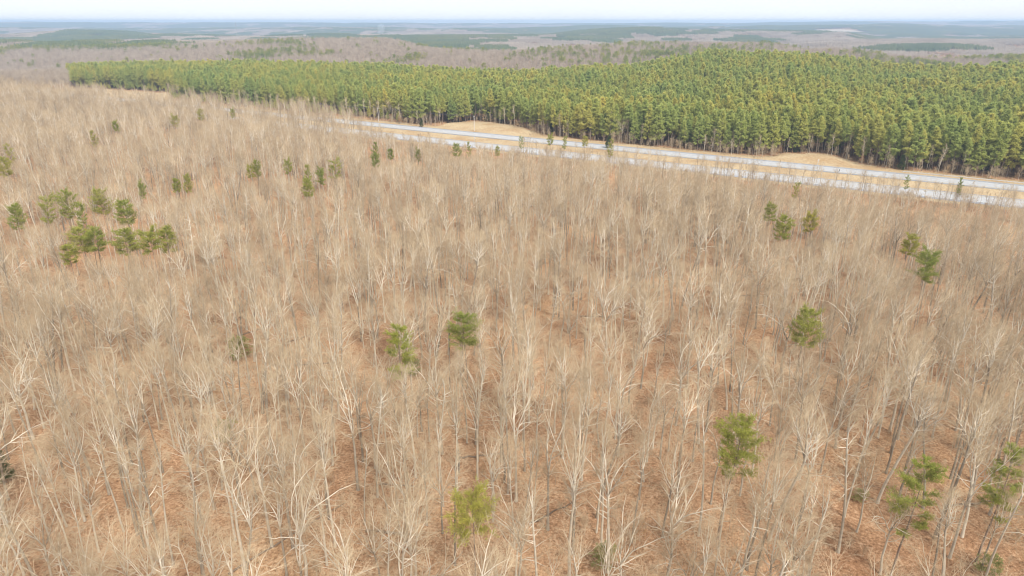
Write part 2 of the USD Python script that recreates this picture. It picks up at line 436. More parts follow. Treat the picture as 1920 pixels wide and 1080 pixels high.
def hardwood(seed, H, fork=0.62, leaders=3, spread=24, side=9, side_len=0.17, bole=0.42, lean=0.03, twig=0.0058, fine=1.0, thick=0.0105, side_up=0.05, wob=0.05, side_ang=(45, 72)):
    """Returns (trunk, [limbs], crown), each (v, f, thin)."""
    g = np.random.default_rng(seed)
    K = 14
    hb = H * fork
    p, r = grow(np.zeros((1, 3)), np.array([[g.normal(0, lean), g.normal(0, lean), 1.0]]), np.array([hb]), np.array([thick * H]), K, wob * 0.45, 0.02, g, tip=0.58)
    r[:, 0] *= 1.35
    p[:, 0, 2] -= 0.5
    trunk = tubes(p, r, 7, None)
    # leaders from the top of the trunk
    top, dt, rt = p[0, -1], unit(p[0, -1] - p[0, -3]), r[0, -1]
    az = np.arange(leaders) * 2 * math.pi / leaders + g.uniform(0, 6) + g.normal(0, 0.35, leaders)
    th = np.radians(spread * g.uniform(0.45, 1.3, leaders))
    if leaders > 1:
        th[0] *= 0.4
    ld = np.stack([np.sin(th) * np.cos(az), np.sin(th) * np.sin(az), np.cos(th)], 1) + dt * 0.3
    LL = (H - hb) * g.uniform(0.82, 1.08, leaders)
    lp, lr = grow(np.repeat((top - dt * 0.12)[None], leaders, 0), ld, LL, rt * g.uniform(0.62, 0.9, leaders), 9, wob * 1.8, 0.05, g, tip=0.16)
    # side limbs on the trunk
    M = side
    st, d, t, ra, _ = sprout(p, r, M, bole / fork, 0.98, *side_ang, g)
    sl = H * side_len * g.uniform(0.55, 1.25, M) * (1.05 - 0.35 * t)
    sp, sr = grow(st, d, sl, np.minimum(ra * 0.5, 0.011 * sl + 0.025), 6, wob * 2.4, side_up, g, tip=0.2)
    limbs = [tubes(lp[k:k + 1], lr[k:k + 1], 5, None) for k in range(leaders)] + [tubes(sp[k:k + 1], sr[k:k + 1], 5, None) for k in range(M)]
    # finer wood
    crown, tips = [], []
    n2 = max(3, int(round(8 * fine)))
    for (bp, br, bl, mm, t0) in ((lp, lr, LL, n2 + 3, 0.12), (sp, sr, sl, max(3, n2 - 3), 0.2)):
        st, d, t, ra, par = sprout(bp, br, mm, t0, 0.98, 26, 58, g)
        L2 = np.clip(bl[par] * (0.52 - 0.3 * t) * g.uniform(0.6, 1.3, len(t)), 0.6, 4.2)
        p2, r2 = grow(st, d, L2, np.minimum(ra * 0.62, 0.011 * L2 + 0.014), 4, 0.13, 0.07, g, tip=0.3)
        crown.append(tubes(p2, r2, 3, None))
        n3 = max(3, int(round(6 * fine)))
        st, d, t, ra, par = sprout(p2, r2, n3, 0.15, 0.98, 24, 55, g)
        L3 = np.clip(L2[par] * (0.62 - 0.3 * t) * g.uniform(0.6, 1.3, len(t)), 0.35, 1.9)
        p3_, r3 = grow(st, d, L3, np.minimum(ra * 0.7, 0.014), 2, 0.14, 0.09, g, tip=0.5)
        crown.append(tubes(p3_, np.maximum(r3, twig * 1.1), 3, 0.9))
        n4 = max(2, int(round(5 * fine)))
        st, d, t, ra, par = sprout(p3_, r3, n4, 0.15, 1.0, 18, 50, g)
        L4 = np.clip(L3[par] * g.uniform(0.45, 1.0, len(t)), 0.3, 1.1)
        crown.append(spikes(st, d + [0, 0, 0.15], L4, np.full(len(t), twig), g))
        # leaders and limbs end in twigs of their own
        st, d, t, ra, par = sprout(bp, br, 6, 0.8, 1.0, 10, 40, g)
        crown.append(spikes(st, d, np.clip(bl[par] * 0.2, 0.3, 1.2), np.full(len(t), twig * 1.3), g))
    return trunk, limbs, join(crown)


def tufts(c, axis_, size, n, width, g):
    """needle tufts: n narrow blades round each centre, leaning along the axis"""
    N = len(c)
    d = unit(g.normal(0, 1, (N, n, 3)) + unit(axis_)[:, None] * 0.9 + np.array([0, 0, 0.25]))
    L = size[:, None] * g.uniform(0.6, 1.15, (N, n))
    w = unit(np.cross(d, g.normal(0, 1, (N, n, 3)))) * (width * g.uniform(0.7, 1.3, (N, n)))[..., None]
    base = c[:, None] + g.normal(0, 1, (N, n, 3)) * size[:, None, None] * 0.22
    v = np.stack([base - w * 0.5, base + w * 0.5, base + d * L[..., None] + w * 0.35, base + d * L[..., None] - w * 0.35], 2).reshape(-1, 3)
    q = np.arange(N * n * 4).reshape(-1, 4)
    return v, tri(q), np.zeros(len(v))


def pine(seed, H, crown_from=0.5, width=2.9, nb=26, shape='round', tuft=0.5, nt=12, tw=0.05, sub=5, thick=0.0095, lean=0.03, dead=6, along=3, flat=0.55):
    """Returns (trunk, branches, crown)."""
    g = np.random.default_rng(seed)
    p, r = grow(np.zeros((1, 3)), np.array([[g.normal(0, lean), g.normal(0, lean), 1.0]]), np.array([H]), np.array([thick * H]), 14, 0.025, 0.02, g, tip=0.12)
    p[:, 0, 2] -= 0.5
    trunk = tubes(p, r, 6, None)
    st, d, t, ra, _ = sprout(p, r, nb, crown_from, 0.985, 62, 92, g)
    x = (t - crown_from) / (1 - crown_from)
    if shape == 'round':
        prof = np.sqrt(np.clip(1 - (np.abs(x - 0.42) / 0.62) ** 2, 0.05, 1))
    elif shape == 'flat':
        prof = 0.35 + 0.75 * np.sqrt(np.clip(x, 0, 1)) * np.sqrt(np.clip(1.12 - x, 0, 1)) * 1.3
    else:
        prof = np.clip(1.02 - x, 0.05, 1) ** 0.85 * np.clip(0.6 + x * 2.0, 0, 1)
    L = width * prof * g.uniform(0.6, 1.2, nb)
    d[:, 2] += 0.55 * (x - 0.25)
    bp, br = grow(st, d, L, np.minimum(ra * 0.45, 0.010 * L + 0.015), 5, 0.10, 0.06, g, tip=0.25)
    branches = [tubes(bp, br, 4, None)]
    if dead:
        ds, dd, dt_, dr, _ = sprout(p, r, dead, crown_from * 0.45, crown_from, 70, 95, g)
        branches.append(spikes(ds, dd, g.uniform(0.5, 1.8, dead), np.full(dead, 0.025), g))
    s2, d2, t2, r2, par = sprout(bp, br, sub, 0.25, 1.0, 25, 65, g, flatten=flat)
    L2 = np.clip(L[par] * (0.62 - 0.35 * t2) * g.uniform(0.6, 1.3, len(t2)), 0.25, 1.6)
    p2, rr2 = grow(s2, d2, L2, np.full(len(t2), 0.014), 2, 0.12, 0.12, g, tip=0.6)
    branches.append(tubes(p2, rr2, 3, 1.0))
    c = [p2[:, -1], bp[:, -1]] + ([p2[:, 1]] if along > 1 else []) + ([bp[:, 3]] if along > 2 else []) + ([bp[:, 2], bp[:, 4], p2[:, 0]] if along > 3 else [])
    ax = [unit(p2[:, 2] - p2[:, 1]), unit(bp[:, -1] - bp[:, -2])] + ([unit(p2[:, 1] - p2[:, 0])] if along > 1 else []) + ([unit(bp[:, 3] - bp[:, 2])] if along > 2 else []) + ([unit(bp[:, 3] - bp[:, 2]), unit(bp[:, 4] - bp[:, 3]), unit(p2[:, 1] - p2[:, 0])] if along > 3 else [])
    c, ax = np.vstack(c + [p[0, -1:]]), np.vstack(ax + [[[0, 0, 1.0]]])
    crown = tufts(c, ax, tuft * g.uniform(0.75, 1.25, len(c)), nt, tw, g)
    return trunk, join(branches), crown


# ------------------------------------------------------------------ tree kinds, each once as a class
def klass(name):
    c = stage.CreateClassPrim('/World/' + name)
    return str(c.GetPath())


SPECS = [
    # name, height, look, parameters
    ('slim', 22.0, 'slim upswept bare tree', dict(fork=0.66, leaders=3, spread=18, side=8, side_len=0.13, bole=0.5, thick=0.0082)),
    ('slim', 23.0, 'straight high crowned bare tree', dict(fork=0.74, leaders=2, spread=20, side=9, side_len=0.12, bole=0.55, thick=0.008)),
    ('spire', 22.0, 'spire shaped bare tree', dict(fork=0.86, leaders=2, spread=14, side=17, side_len=0.15, bole=0.42, thick=0.009)),
    ('round', 19.0, 'full round crowned bare tree', dict(fork=0.5, leaders=5, spread=34, side=8, side_len=0.22, bole=0.36)),
    ('round', 17.0, 'dense fan shaped bare tree', dict(fork=0.42, leaders=6, spread=36, side=5, side_len=0.2, bole=0.33)),
    ('broad', 20.0, 'heavy limbed spreading bare tree', dict(fork=0.48, leaders=4, spread=44, side=7, side_len=0.27, bole=0.36, wob=0.085, thick=0.012)),
    ('forked', 22.0, 'tall forked bare tree', dict(fork=0.46, leaders=3, spread=22, side=6, side_len=0.15, bole=0.4)),
    ('crooked', 18.0, 'bent crooked bare tree', dict(fork=0.55, leaders=3, spread=34, side=9, side_len=0.22, bole=0.4, wob=0.11, lean=0.09)),
    ('tall', 25.0, 'tall long trunked bare tree', dict(fork=0.64, leaders=4, spread=26, side=8, side_len=0.15, bole=0.5)),
    ('small', 13.0, 'small spreading bare tree', dict(fork=0.5, leaders=4, spread=38, side=8, side_len=0.25, bole=0.35, fine=0.8, thick=0.009)),
    ('small', 12.0, 'small thin bare tree', dict(fork=0.7, leaders=2, spread=26, side=10, side_len=0.22, bole=0.35, fine=0.75, thick=0.008)),
    ('round', 21.0, 'deep feathery crowned bare tree', dict(fork=0.55, leaders=4, spread=28, side=11, side_len=0.2, bole=0.38)),
]
BARE = []
for k, (nm, H, look, kw) in enumerate(SPECS):
    tr, limbs, cr_ = hardwood(100 + k, H, **kw)
    path = klass(f'bare_tree_class_{k:03d}')
    raw_mesh(path + '/trunk', *tr[:2], 'hardwood_bark', tr[2], smooth=True)
    for j, lb in enumerate(limbs):
        raw_mesh(path + '/limb' + (f'_{j:03d}' if j else ''), *lb[:2], 'hardwood_bark', lb[2], smooth=True)
    raw_mesh(path + '/crown', *cr_[:2], 'hardwood_bark', cr_[2])
    whole = join([tr, *limbs, cr_])
    BARE.append(dict(name=nm, H=H, look=look, path=path, whole=whole))
FARBARE = []
for k in range(4):
    tr, limbs, cr_ = hardwood(300 + k, 19.0, fork=0.5, leaders=5, spread=30, side=7, side_len=0.2, bole=0.4, fine=0.5, twig=0.04, thick=0.011)
    FARBARE.append(dict(H=19.0, whole=join([tr, *limbs, cr_])))

PINES = []
for k, (H, look, kw) in enumerate([
    (19.0, 'pine with a rounded crown of dense tufts', dict(crown_from=0.58, width=3.7, nb=38, shape='round')),
    (20.0, 'pine with a tall open crown and gaps between its branches', dict(crown_from=0.45, width=2.9, nb=26, shape='round')),
    (18.0, 'pine with a flat topped crown', dict(crown_from=0.66, width=4.2, nb=34, shape='flat')),
    (19.0, 'pine with a ragged lopsided crown', dict(crown_from=0.52, width=3.8, nb=24, shape='flat', lean=0.08)),
    (17.0, 'pine with a small tight crown', dict(crown_from=0.66, width=2.5, nb=24, shape='round')),
]):
    tr, bb, cr_ = pine(500 + k, H, tuft=0.42, nt=11, tw=0.05, sub=8, along=4, flat=0.85, **kw)
    path = klass(f'pine_class_{k:03d}')
    raw_mesh(path + '/trunk', *tr[:2], 'pine_bark', tr[2], smooth=True)
    raw_mesh(path + '/branches', *bb[:2], 'pine_bark', bb[2])
    raw_mesh(path + '/crown', *cr_[:2], 'pine_needles')
    PINES.append(dict(H=H, look=look, path=path, trunk=tr, branches=bb, crown=cr_, mat='pine_needles'))
PLANT = []
for k in range(5):
    tr, bb, cr_ = pine(600 + k, 24.0, crown_from=(0.40, 0.5, 0.18, 0.46, 0.28)[k], width=(4.6, 4.2, 5.0, 3.8, 4.4)[k], nb=(40, 34, 44, 36, 30)[k], shape='cone', tuft=0.8, nt=10, tw=0.19, sub=7, along=3, dead=10, flat=0.9)
    path = klass(f'plantation_pine_class_{k:03d}')
    raw_mesh(path + '/trunk', *tr[:2], 'pine_bark', tr[2], smooth=True)
    raw_mesh(path + '/branches', *bb[:2], 'pine_bark', bb[2])
    raw_mesh(path + '/crown', *cr_[:2], 'plantation_needles')
    PLANT.append(dict(H=24.0, path=path, trunk=tr, branches=bb, crown=cr_, mat='plantation_needles'))
CEDAR = []
for k in range(2):
    tr, bb, cr_ = pine(700 + k, 9.0, crown_from=0.06, width=2.0, nb=40, shape='cone', tuft=0.5, nt=10, tw=0.10, sub=4, along=3, dead=0)
    path = klass(f'cedar_class_{k:03d}')
    raw_mesh(path + '/trunk', *tr[:2], 'pine_bark', tr[2], smooth=True)
    raw_mesh(path + '/branches', *bb[:2], 'pine_bark', bb[2])
    raw_mesh(path + '/crown', *cr_[:2], 'cedar_foliage')
    CEDAR.append(dict(H=9.0, path=path, crown=cr_, branches=bb, trunk=tr, mat='cedar_foliage'))

for k in range(2):
    tr, bb, cr_ = pine(720 + k, 4.0, crown_from=0.12, width=1.9, nb=30, shape='round', tuft=0.3, nt=8, tw=0.06, sub=5, along=3, dead=0)
    path = klass(f'bush_class_{k:03d}')
    raw_mesh(path + '/stem', *tr[:2], 'hardwood_bark', tr[2], smooth=True)
    raw_mesh(path + '/branches', *bb[:2], 'hardwood_bark', bb[2])
    raw_mesh(path + '/leaves', *cr_[:2], 'shrub_leaves')
    CEDAR.append(dict(H=4.0, path=path))


def place(name, proto, x, y, h, label, cat, group=None, z=None, rot=None, wide=1.0):
    x_ = UsdGeom.Xform.Define(stage, numbered(name))
    x_.AddTranslateOp().Set((float(x), float(y), gz1(x, y) if z is None else float(z)))
    x_.AddRotateZOp().Set(float(R.uniform(0, 360) if rot is None else rot))
    s = h / proto['H']
    x_.AddScaleOp().Set((float(s * wide), float(s * wide), float(s)))
    p = x_.GetPrim()
    p.GetReferences().AddInternalReference(proto['path'])
    p.SetInstanceable(True)
    tag(p, label, cat, group)
    return p


def instancer(path, protos, x, y, z, which, scale, rot, kind='stuff', label=None, cat=None, normal=None):
    """protos: list of lists of (name, v, f, thin, material)."""
    pi = UsdGeom.PointInstancer.Define(stage, path)
    rel = pi.CreatePrototypesRel()
    for k, meshes in enumerate(protos):
        q = f'{path}/prototypes/kind_{k:03d}'
        UsdGeom.Xform.Define(stage, q)
        for nm, v, f, th, mat in meshes:
            raw_mesh(f'{q}/{nm}', v, f, mat, th)
        rel.AddTarget(q)
    n = len(x)
    pi.CreateProtoIndicesAttr(Vt.IntArray.FromNumpy(np.asarray(which, np.int32)))
    pi.CreatePositionsAttr(Vt.Vec3fArray.FromNumpy(np.stack([x, y, z], 1).astype(np.float32)))
    sc = np.asarray(scale, np.float32)
    pi.CreateScalesAttr(Vt.Vec3fArray.FromNumpy(sc if sc.ndim == 2 else np.repeat(sc[:, None], 3, 1)))
    q = np.zeros((n, 4))
    q[:, 2], q[:, 3] = np.sin(np.asarray(rot) / 2), np.cos(np.asarray(rot) / 2)           # xyzw: about z
    if normal is not None:                                                              # then tilt z to the slope
        nx, ny, nz = normal.T
        t = np.stack([-ny, nx, 0 * nz, 1 + nz], 1)
        t /= np.linalg.norm(t, axis=1, keepdims=True)
        a, b = t, q
        q = np.stack([a[:, 3] * b[:, 0] + a[:, 0] * b[:, 3] + a[:, 1] * b[:, 2] - a[:, 2] * b[:, 1],
                      a[:, 3] * b[:, 1] - a[:, 0] * b[:, 2] + a[:, 1] * b[:, 3] + a[:, 2] * b[:, 0],
                      a[:, 3] * b[:, 2] + a[:, 0] * b[:, 1] - a[:, 1] * b[:, 0] + a[:, 2] * b[:, 3],
                      a[:, 3] * b[:, 3] - a[:, 0] * b[:, 0] - a[:, 1] * b[:, 1] - a[:, 2] * b[:, 2]], 1)
    pi.CreateOrientationsAttr(Vt.QuathArray([Gf.Quath(float(w), float(a), float(b), float(c)) for a, b, c, w in q]))
    tag(pi, label, cat, kind=kind)
    return pi


def scatter(x0, x1, y0, y1, d, g):
    gx, gy = np.meshgrid(np.arange(x0, x1, d), np.arange(y0, y1, d), indexing='ij')
    gx = gx + (np.arange(gx.shape[1]) % 2)[None] * d / 2
    return (gx + g.uniform(-0.46, 0.46, gx.shape) * d).ravel(), (gy + g.uniform(-0.46, 0.46, gy.shape) * d).ravel()


def at_base(px, py):
    """where the sight line through a pixel meets the ground"""
    z = 0.0
    for _ in range(12):
        x, y = on_level(px, py, z)
        z = 0.5 * z + 0.5 * gz1(x, y)
    return x, y


def at_top(px, py, h):
    z = 0.0
    for _ in range(14):
        x, y = on_level(px, py, z + h)
        z = 0.5 * z + 0.5 * gz1(x, y)
    return x, y


exec_parts = []
crowns = []         # (pixel x, limit pixel y, half width in pixels, distance) of crowns that rise above the trees before them
taken = []          # (x, y, radius) of what was placed by hand
beside = []
# ------------------------------------------------------------------ single pines, placed by the pixel of their top
LONE = [
    # top x, top y, height, kind, width factor, label
    (873, 590, 18, 0, 1.0, 'dense bright green pine just left of the middle of the bare wood'),
    (753, 615, 21, 1, 1.0, 'sparse yellow green pine with a tall open crown beside the dense bright green one'),
    (887, 930, 17, 2, 0.9, 'yellow green pine rising behind pale bare limbs at the bottom centre'),
    (1375, 797, 21, 0, 0.88, 'pine with an airy rounded crown on a long straight trunk, lower right of centre'),
    (1725, 868, 20, 1, 1.05, 'dark green pine with a deep ragged crown at lower right'),
    (1895, 846, 20, 1, 0.95, 'faint yellow green pine half hidden by branches at the right edge'),
    (1525, 590, 19, 0, 0.9, 'yellow green pine standing against two forked pale trees at right'),
    (1745, 483, 20, 2, 0.85, 'flat topped yellow green pine on a bare trunk at right'),
    (1478, 409, 18, 0, 0.9, 'round yellow green pine, lowest of three together near the road at right'),
    (1443, 384, 18, 4, 1.0, 'dark olive pine, leftmost of three together near the road at right'),
    (1525, 404, 17, 2, 0.8, 'flat little pine crown, rightmost of three together near the road at right'),
    (1705, 443, 17, 4, 1.0, 'small olive pine crown alone in the bare wood at right'),
    (1490, 344, 15, 3, 0.7, 'thin faded pine beside the near carriageway at right'),
    (20, 388, 19, 0, 0.95, 'green pine cut by the left edge of the picture'),
    (74, 373, 20, 3, 0.9, 'yellow green pine second from the left in the cluster at left'),
    (117, 364, 21, 0, 1.0, 'tall pine with a visible dark trunk in the cluster at left'),
    (146, 385, 19, 1, 0.8, 'narrow pale green pine in the middle of the cluster at left'),
    (188, 360, 20, 0, 1.1, 'broad dense pine at the top of the cluster at left'),
    (238, 380, 19, 0, 1.2, 'broad round pine, highest on the right of the cluster at left'),
    (155, 430, 18, 0, 1.1, 'full green pine at the lower left of the cluster at left'),
    (182, 436, 18, 2, 0.9, 'flat crowned pine low in the middle of the cluster at left'),
    (230, 432, 18, 0, 1.1, 'green pine low in the cluster at left'),
    (280, 436, 18, 2, 1.0, 'bright green pine with a wide low crown in the cluster at left'),
    (303, 431, 18, 0, 0.9, 'bright green pine at the right end of the cluster at left'),
    (126, 464, 16, 4, 1.0, 'small dark pine at the lower left end of the cluster at left'),
    (628, 303, 18, 3, 1.0, 'ragged green pine, highest of the group left of centre'),
    (574, 312, 18, 1, 0.8, 'narrow pine above a wider one in the group left of centre'),
    (579, 338, 17, 0, 0.95, 'round green pine, lowest of the group left of centre'),
    (602, 322, 17, 2, 0.75, 'small flat pine between two larger ones in the group left of centre'),
    (482, 303, 17, 0, 0.75, 'small green pine some way left of the group left of centre'),
    (465, 312, 16, 4, 0.8, 'smallest olive pine left of the group left of centre'),
    (540, 303, 16, 2, 0.7, 'flat pale pine crown just left of the group left of centre'),
    (347, 330, 17, 0, 0.7, 'small round pine left of centre, right of its near twin'),
    (328, 338, 16, 4, 0.9, 'small dim pine left of centre, left of its near twin'),
    (262, 347, 16, 2, 0.6, 'faint flat pine crown above the cluster at left'),
    (375, 207, 18, 0, 0.9, 'round olive pine far up the bare slope at left'),
    (325, 220, 18, 2, 0.9, 'pair forming olive pine left of the round one far up the slope'),
    (217, 228, 18, 4, 0.9, 'little green pine far up the bare slope at left'),
    (173, 247, 18, 1, 0.9, 'thin pale pine on the far left slope'),
    (15, 272, 19, 1, 0.9, 'open dark pine near the left edge of the picture'),
    (6, 298, 19, 0, 0.9, 'dark green pine cut by the left edge, above the cluster'),
    (436, 206, 17, 2, 0.6, 'faint pine just below the left end of the pine plantation'),
    (703, 268, 18, 1, 0.9, 'two tiered pine before the near carriageway'),
    (700, 290, 16, 0, 0.9, 'round olive pine in front of the two tiered one'),
    (733, 281, 16, 4, 0.9, 'slender dim pine right of the two tiered one'),
    (782, 283, 16, 2, 0.6, 'small flat pine before the lower carriageway left of centre'),
    (858, 272, 16, 0, 1.15, 'bushy olive pine at the end of the near carriageway'),
    (879, 268, 16, 1, 0.7, 'narrow pine touching the bushy olive one'),
    (932, 276, 15, 4, 0.8, 'tiny pine right of the bushy olive one'),
    (977, 257, 15, 3, 0.6, 'ragged pine crown standing out against the far carriageway'),
    (1033, 255, 15, 2, 0.75, 'flat pine crown standing out against the far carriageway at centre'),
    (1056, 257, 15, 3, 0.7, 'pine crown right of the flat one at the centre of the highway'),
    (1097, 257, 15, 4, 0.9, 'small yellow green pine over the far carriageway'),
    (1145, 262, 17, 1, 0.8, 'brownish pine with drooping pale limbs before the highway'),
    (1705, 333, 12, 3, 0.7, 'brown tinged pine between the two carriageways at right'),
    (1803, 335, 13, 1, 0.75, 'faded open pine between the two carriageways at far right'),
]
for k, (px, py, h, kind, w, lab) in enumerate(LONE):
    for _ in range(12):
        x, y = at_top(px, py, h * 0.985)
        s_ = float(us(x, y)[1])
        if s_ < -66 or s_ > 8:
            break
        h += 1.0
    place('pine_tree', PINES[kind], x, y, h, lab, 'pine tree', rot=37 * k % 360, wide=w * (0.85 if y > 215 else 1.0))
    taken.append((x, y, 2.6))
    zb = gz1(x, y)
    dist_ = y * math.cos(PITCH) + (EYE - zb - h * 0.8) * math.sin(PITCH)
    low_ = 540 - FPX * (y * math.sin(PITCH) - (EYE - zb - h * 0.58) * math.cos(PITCH)) / (y * math.cos(PITCH) + (EYE - zb - h * 0.58) * math.sin(PITCH))
    if 'half hidden' not in lab:
        crowns.append((px, low_, 3.6 * w * FPX / dist_, y))
    if -112 < us(x, y)[1] < -60:
        beside.append((x, y, h))

# small evergreens in the understory
for px, py, h, lab in [(425, 828, 4.0, 'low dull green cedar bush on the leaf litter left of centre'), (452, 672, 5.0, 'small dim green cedar among trunks left of centre'),
                       (12, 905, 6.5, 'dark green cedar at the left edge near the bottom'), 
                       (1130, 1062, 3.5, 'low yellow green bush at the bottom centre'), (775, 705, 3.5, 'small green bush behind the sparse pine'),
                       (1610, 940, 2.2, 'tiny pale green bush on the litter at lower right'), (1850, 1078, 3.0, 'green bush at the bottom right corner')]:
    x, y = at_base(px, py)
    dark = 'cedar' in lab
    place('cedar_tree' if dark else 'bush', CEDAR[len(taken) % 2 + (0 if h > 6 else 2)], x, y, h, lab, 'cedar' if dark else 'bush', wide=1.2)
    taken.append((x, y, 2.0))

# ------------------------------------------------------------------ bare trees that stand out, by the pixel of their foot
HERO = [
    (1498, 978, 20, 5, 'pale bare tree with heavy crooked spreading limbs at lower right'),
    (1572, 1036, 24, 2, 'tall straight pale bare tree right of the one with crooked limbs'),
    (968, 940, 24, 6, 'twin stemmed bare tree at bottom centre, its right stem'),
    (952, 925, 23, 1, 'twin stemmed bare tree at bottom centre, its left stem'),
    (1140, 1074, 24, 11, 'large pale bare tree with a deep feathery crown right of bottom centre'),
    (708, 932, 22, 2, 'pale bare tree with even side branches left of bottom centre'),
    (1780, 1046, 23, 6, 'leaning pale bare tree to the right of the dark green pine'),
    (1720, 690, 22, 6, 'forked white limbed tree below the flat topped pine at right'),
    (1577, 712, 23, 5, 'pale tree with a vase of white limbs below the two forked trees at right'),
    (1556, 640, 22, 6, 'white forked tree right behind the yellow green pine at right'),
    (678, 640, 21, 6, 'pale forked bare tree above the sparse yellow green pine'),
    (562, 660, 22, 1, 'white topped bare tree on a bare trunk left of centre'),
    (1132, 682, 23, 5, 'wide bare tree with white twisted limbs right of centre'),
    (1098, 660, 23, 1, 'slender bare tree just left of the wide one with twisted limbs'),
    (372, 900, 23, 8, 'dark trunked bare tree at lower left'),
    (66, 948, 15, 10, 'bare tree with a black trunk foot near the left edge'),
    (1400, 1068, 22, 3, 'bare tree at the bottom right of centre with a rounded crown'),
    (1310, 1005, 24, 1, 'slim bare tree with a long clear stem left of the airy pine'),
    (1670, 850, 23, 8, 'bare tree with a thick grey trunk above the dark green pine'),
    (1748, 820, 23, 1, 'white stemmed bare tree upper right of the dark green pine'),
    (780, 1078, 17, 4, 'fan crowned pale bare tree at the bottom left of centre'),
    (830, 1000, 16, 4, 'pale bare tree with a fan crown below the middle of the picture'),
    (800, 985, 17, 3, 'bare tree with a dense pale crown left of the fan crowned ones'),
    (1650, 1076, 16, 5, 'low spreading pale bare tree in the bottom right corner'),
    (1840, 1070, 15, 3, 'low bare tree with a fine pale crown in the bottom right corner'),
    (380, 1076, 20, 2, 'feathery straight bare tree at the bottom left'),
    (525, 985, 17, 5, 'bare tree with drooping pale limbs at lower left'),
    (570, 930, 18, 3, 'bare tree with a fine pointed crown at lower left'),
    (290, 1075, 20, 6, 'upright pale bare tree at the bottom left'),
    (325, 1060, 21, 1, 'straight grey bare tree at the bottom left beside the upright one'),
    (45, 1078, 17, 4, 'pale fan crowned bare tree in the bottom left corner'),
    (1040, 560, 19, 7, 'dark crooked bare tree in the middle of the wood'),
    (1368, 336, 13, 4, 'many stemmed bare tree standing before the near carriageway'),
    (1414, 352, 15, 10, 'thin bare tree standing before the near carriageway right of the many stemmed one'),
    (1165, 268, 17, 4, 'pale dense bare tree against the plantation edge right of the big verge'),
    (1668, 290, 17, 5, 'large pale spreading bare tree set in the plantation edge'),
    (1825, 300, 19, 5, 'largest pale bare tree set among the plantation pines at right'),
    (735, 224, 17, 4, 'white many stemmed bare tree in a gap of the plantation edge'),
    (1545, 283, 16, 2, 'white stemmed bare tree against the plantation behind the second verge'),
    (1420, 270, 14, 1, 'slim white bare tree against the plantation left of the second verge'),
]
nbare = 0
for k, (px, py, h, kind, lab) in enumerate(HERO):
    x, y = at_base(px, py)
    place('bare_tree', BARE[kind], x, y, h, lab, 'bare tree', rot=53 * k % 360)
    taken.append((x, y, 3.0 if y < 250 else 1.5))
    nbare += 1
    zb = gz1(x, y)
    fw_ = y * math.cos(PITCH) + (EYE - zb - h * 0.5) * math.sin(PITCH)
    if y < 250 and k < 13:
        crowns.append((960 + FPX * x / fw_, 540 - FPX * (y * math.sin(PITCH) - (EYE - zb - h * 0.5) * math.cos(PITCH)) / fw_, 1.4 * FPX / fw_, y))
TK = np.array(taken)


def clear_of(x, y):
    d = np.hypot(x[:, None] - TK[None, :, 0], y[:, None] - TK[None, :, 1])
    return (d > TK[None, :, 2]).all(1)


# ------------------------------------------------------------------ the bare wood this side of the highway
g = np.random.default_rng(77)
x, y = scatter(-560, 420, 30, 900, 5.0, g)
u, s = us(x, y)
ok = seen(x, y) & (s < -63) & clear_of(x, y)
x, y, u, s = x[ok], y[ok], u[ok], s[ok]
dens = meshkit.fbm(p3(x, y, 45, 2.2), 3, 31)
ok = g.uniform(0, 1, len(x)) < np.clip(0.55 + 1.1 * (dens - 0.35), 0.3, 0.97)
x, y, u, s = x[ok], y[ok], u[ok], s[ok]
open_ = smooth01((u + 230) / 110)                                   # young growth along the highway, where it can be seen from the air
lim = (2.6 + 0.235 * (-s - 63)) * open_ + 30 * (1 - open_)
kind = g.choice(12, len(x), p=np.array([19, 20, 11, 6, 5, 4, 9, 5, 10, 5, 4, 6]) / 104)
kind = np.where((y < 180) & (g.uniform(0, 1, len(x)) < 0.42), g.choice([3, 4, 5, 6, 11, 7], len(x)), kind)
bigness = meshkit.fbm(p3(x, y, 60, 5.5), 2, 41)
h = np.array([b['H'] for b in BARE])[kind] * g.uniform(0.78, 1.1, len(x)) * (0.86 + 0.3 * bigness)
edge_tall = (s > -78) & (u > 60) & (g.uniform(0, 1, len(x)) < 0.5)
h = np.where(edge_tall, g.uniform(7, 12.5, len(x)), np.minimum(h, lim * np.where(g.uniform(0, 1, len(x)) < 0.2, 1.5, g.uniform(0.85, 1.3, len(x)))))
zz0 = ground_z(x, y)
fw0 = y * math.cos(PITCH) + (EYE - zz0 - h * 0.8) * math.sin(PITCH)
px0, half0 = 960 + FPX * x / fw0, 1.6 * FPX / fw0
for cx, cy, cw, cd in crowns:                                       # trees before a crown that shows are the lower ones
    hit = (y < cd - 1) & (np.abs(px0 - cx) < cw + half0)
    h = np.where(hit, np.minimum(h, EYE + y * slope(cy) - zz0), h)
ok = h > 2.2
x, y, h, kind, s = x[ok], y[ok], h[ok], kind[ok], s[ok]
for bx, by, bh in beside:                                           # the pines along the highway stand among bare trees nearly as tall
    for k in range(6):
        a, r_ = g.uniform(0, 6.28), g.uniform(1.5, 5.0)
        x, y, h, kind, s = np.append(x, bx + r_ * math.cos(a)), np.append(y, by + r_ * math.sin(a)), np.append(h, bh * g.uniform(0.5, 0.74)), np.append(kind, g.choice([3, 4, 9, 10])), np.append(s, -70.0)
z = ground_z(x, y)
dist = np.sqrt(x ** 2 + y ** 2 + (EYE - 10) ** 2)
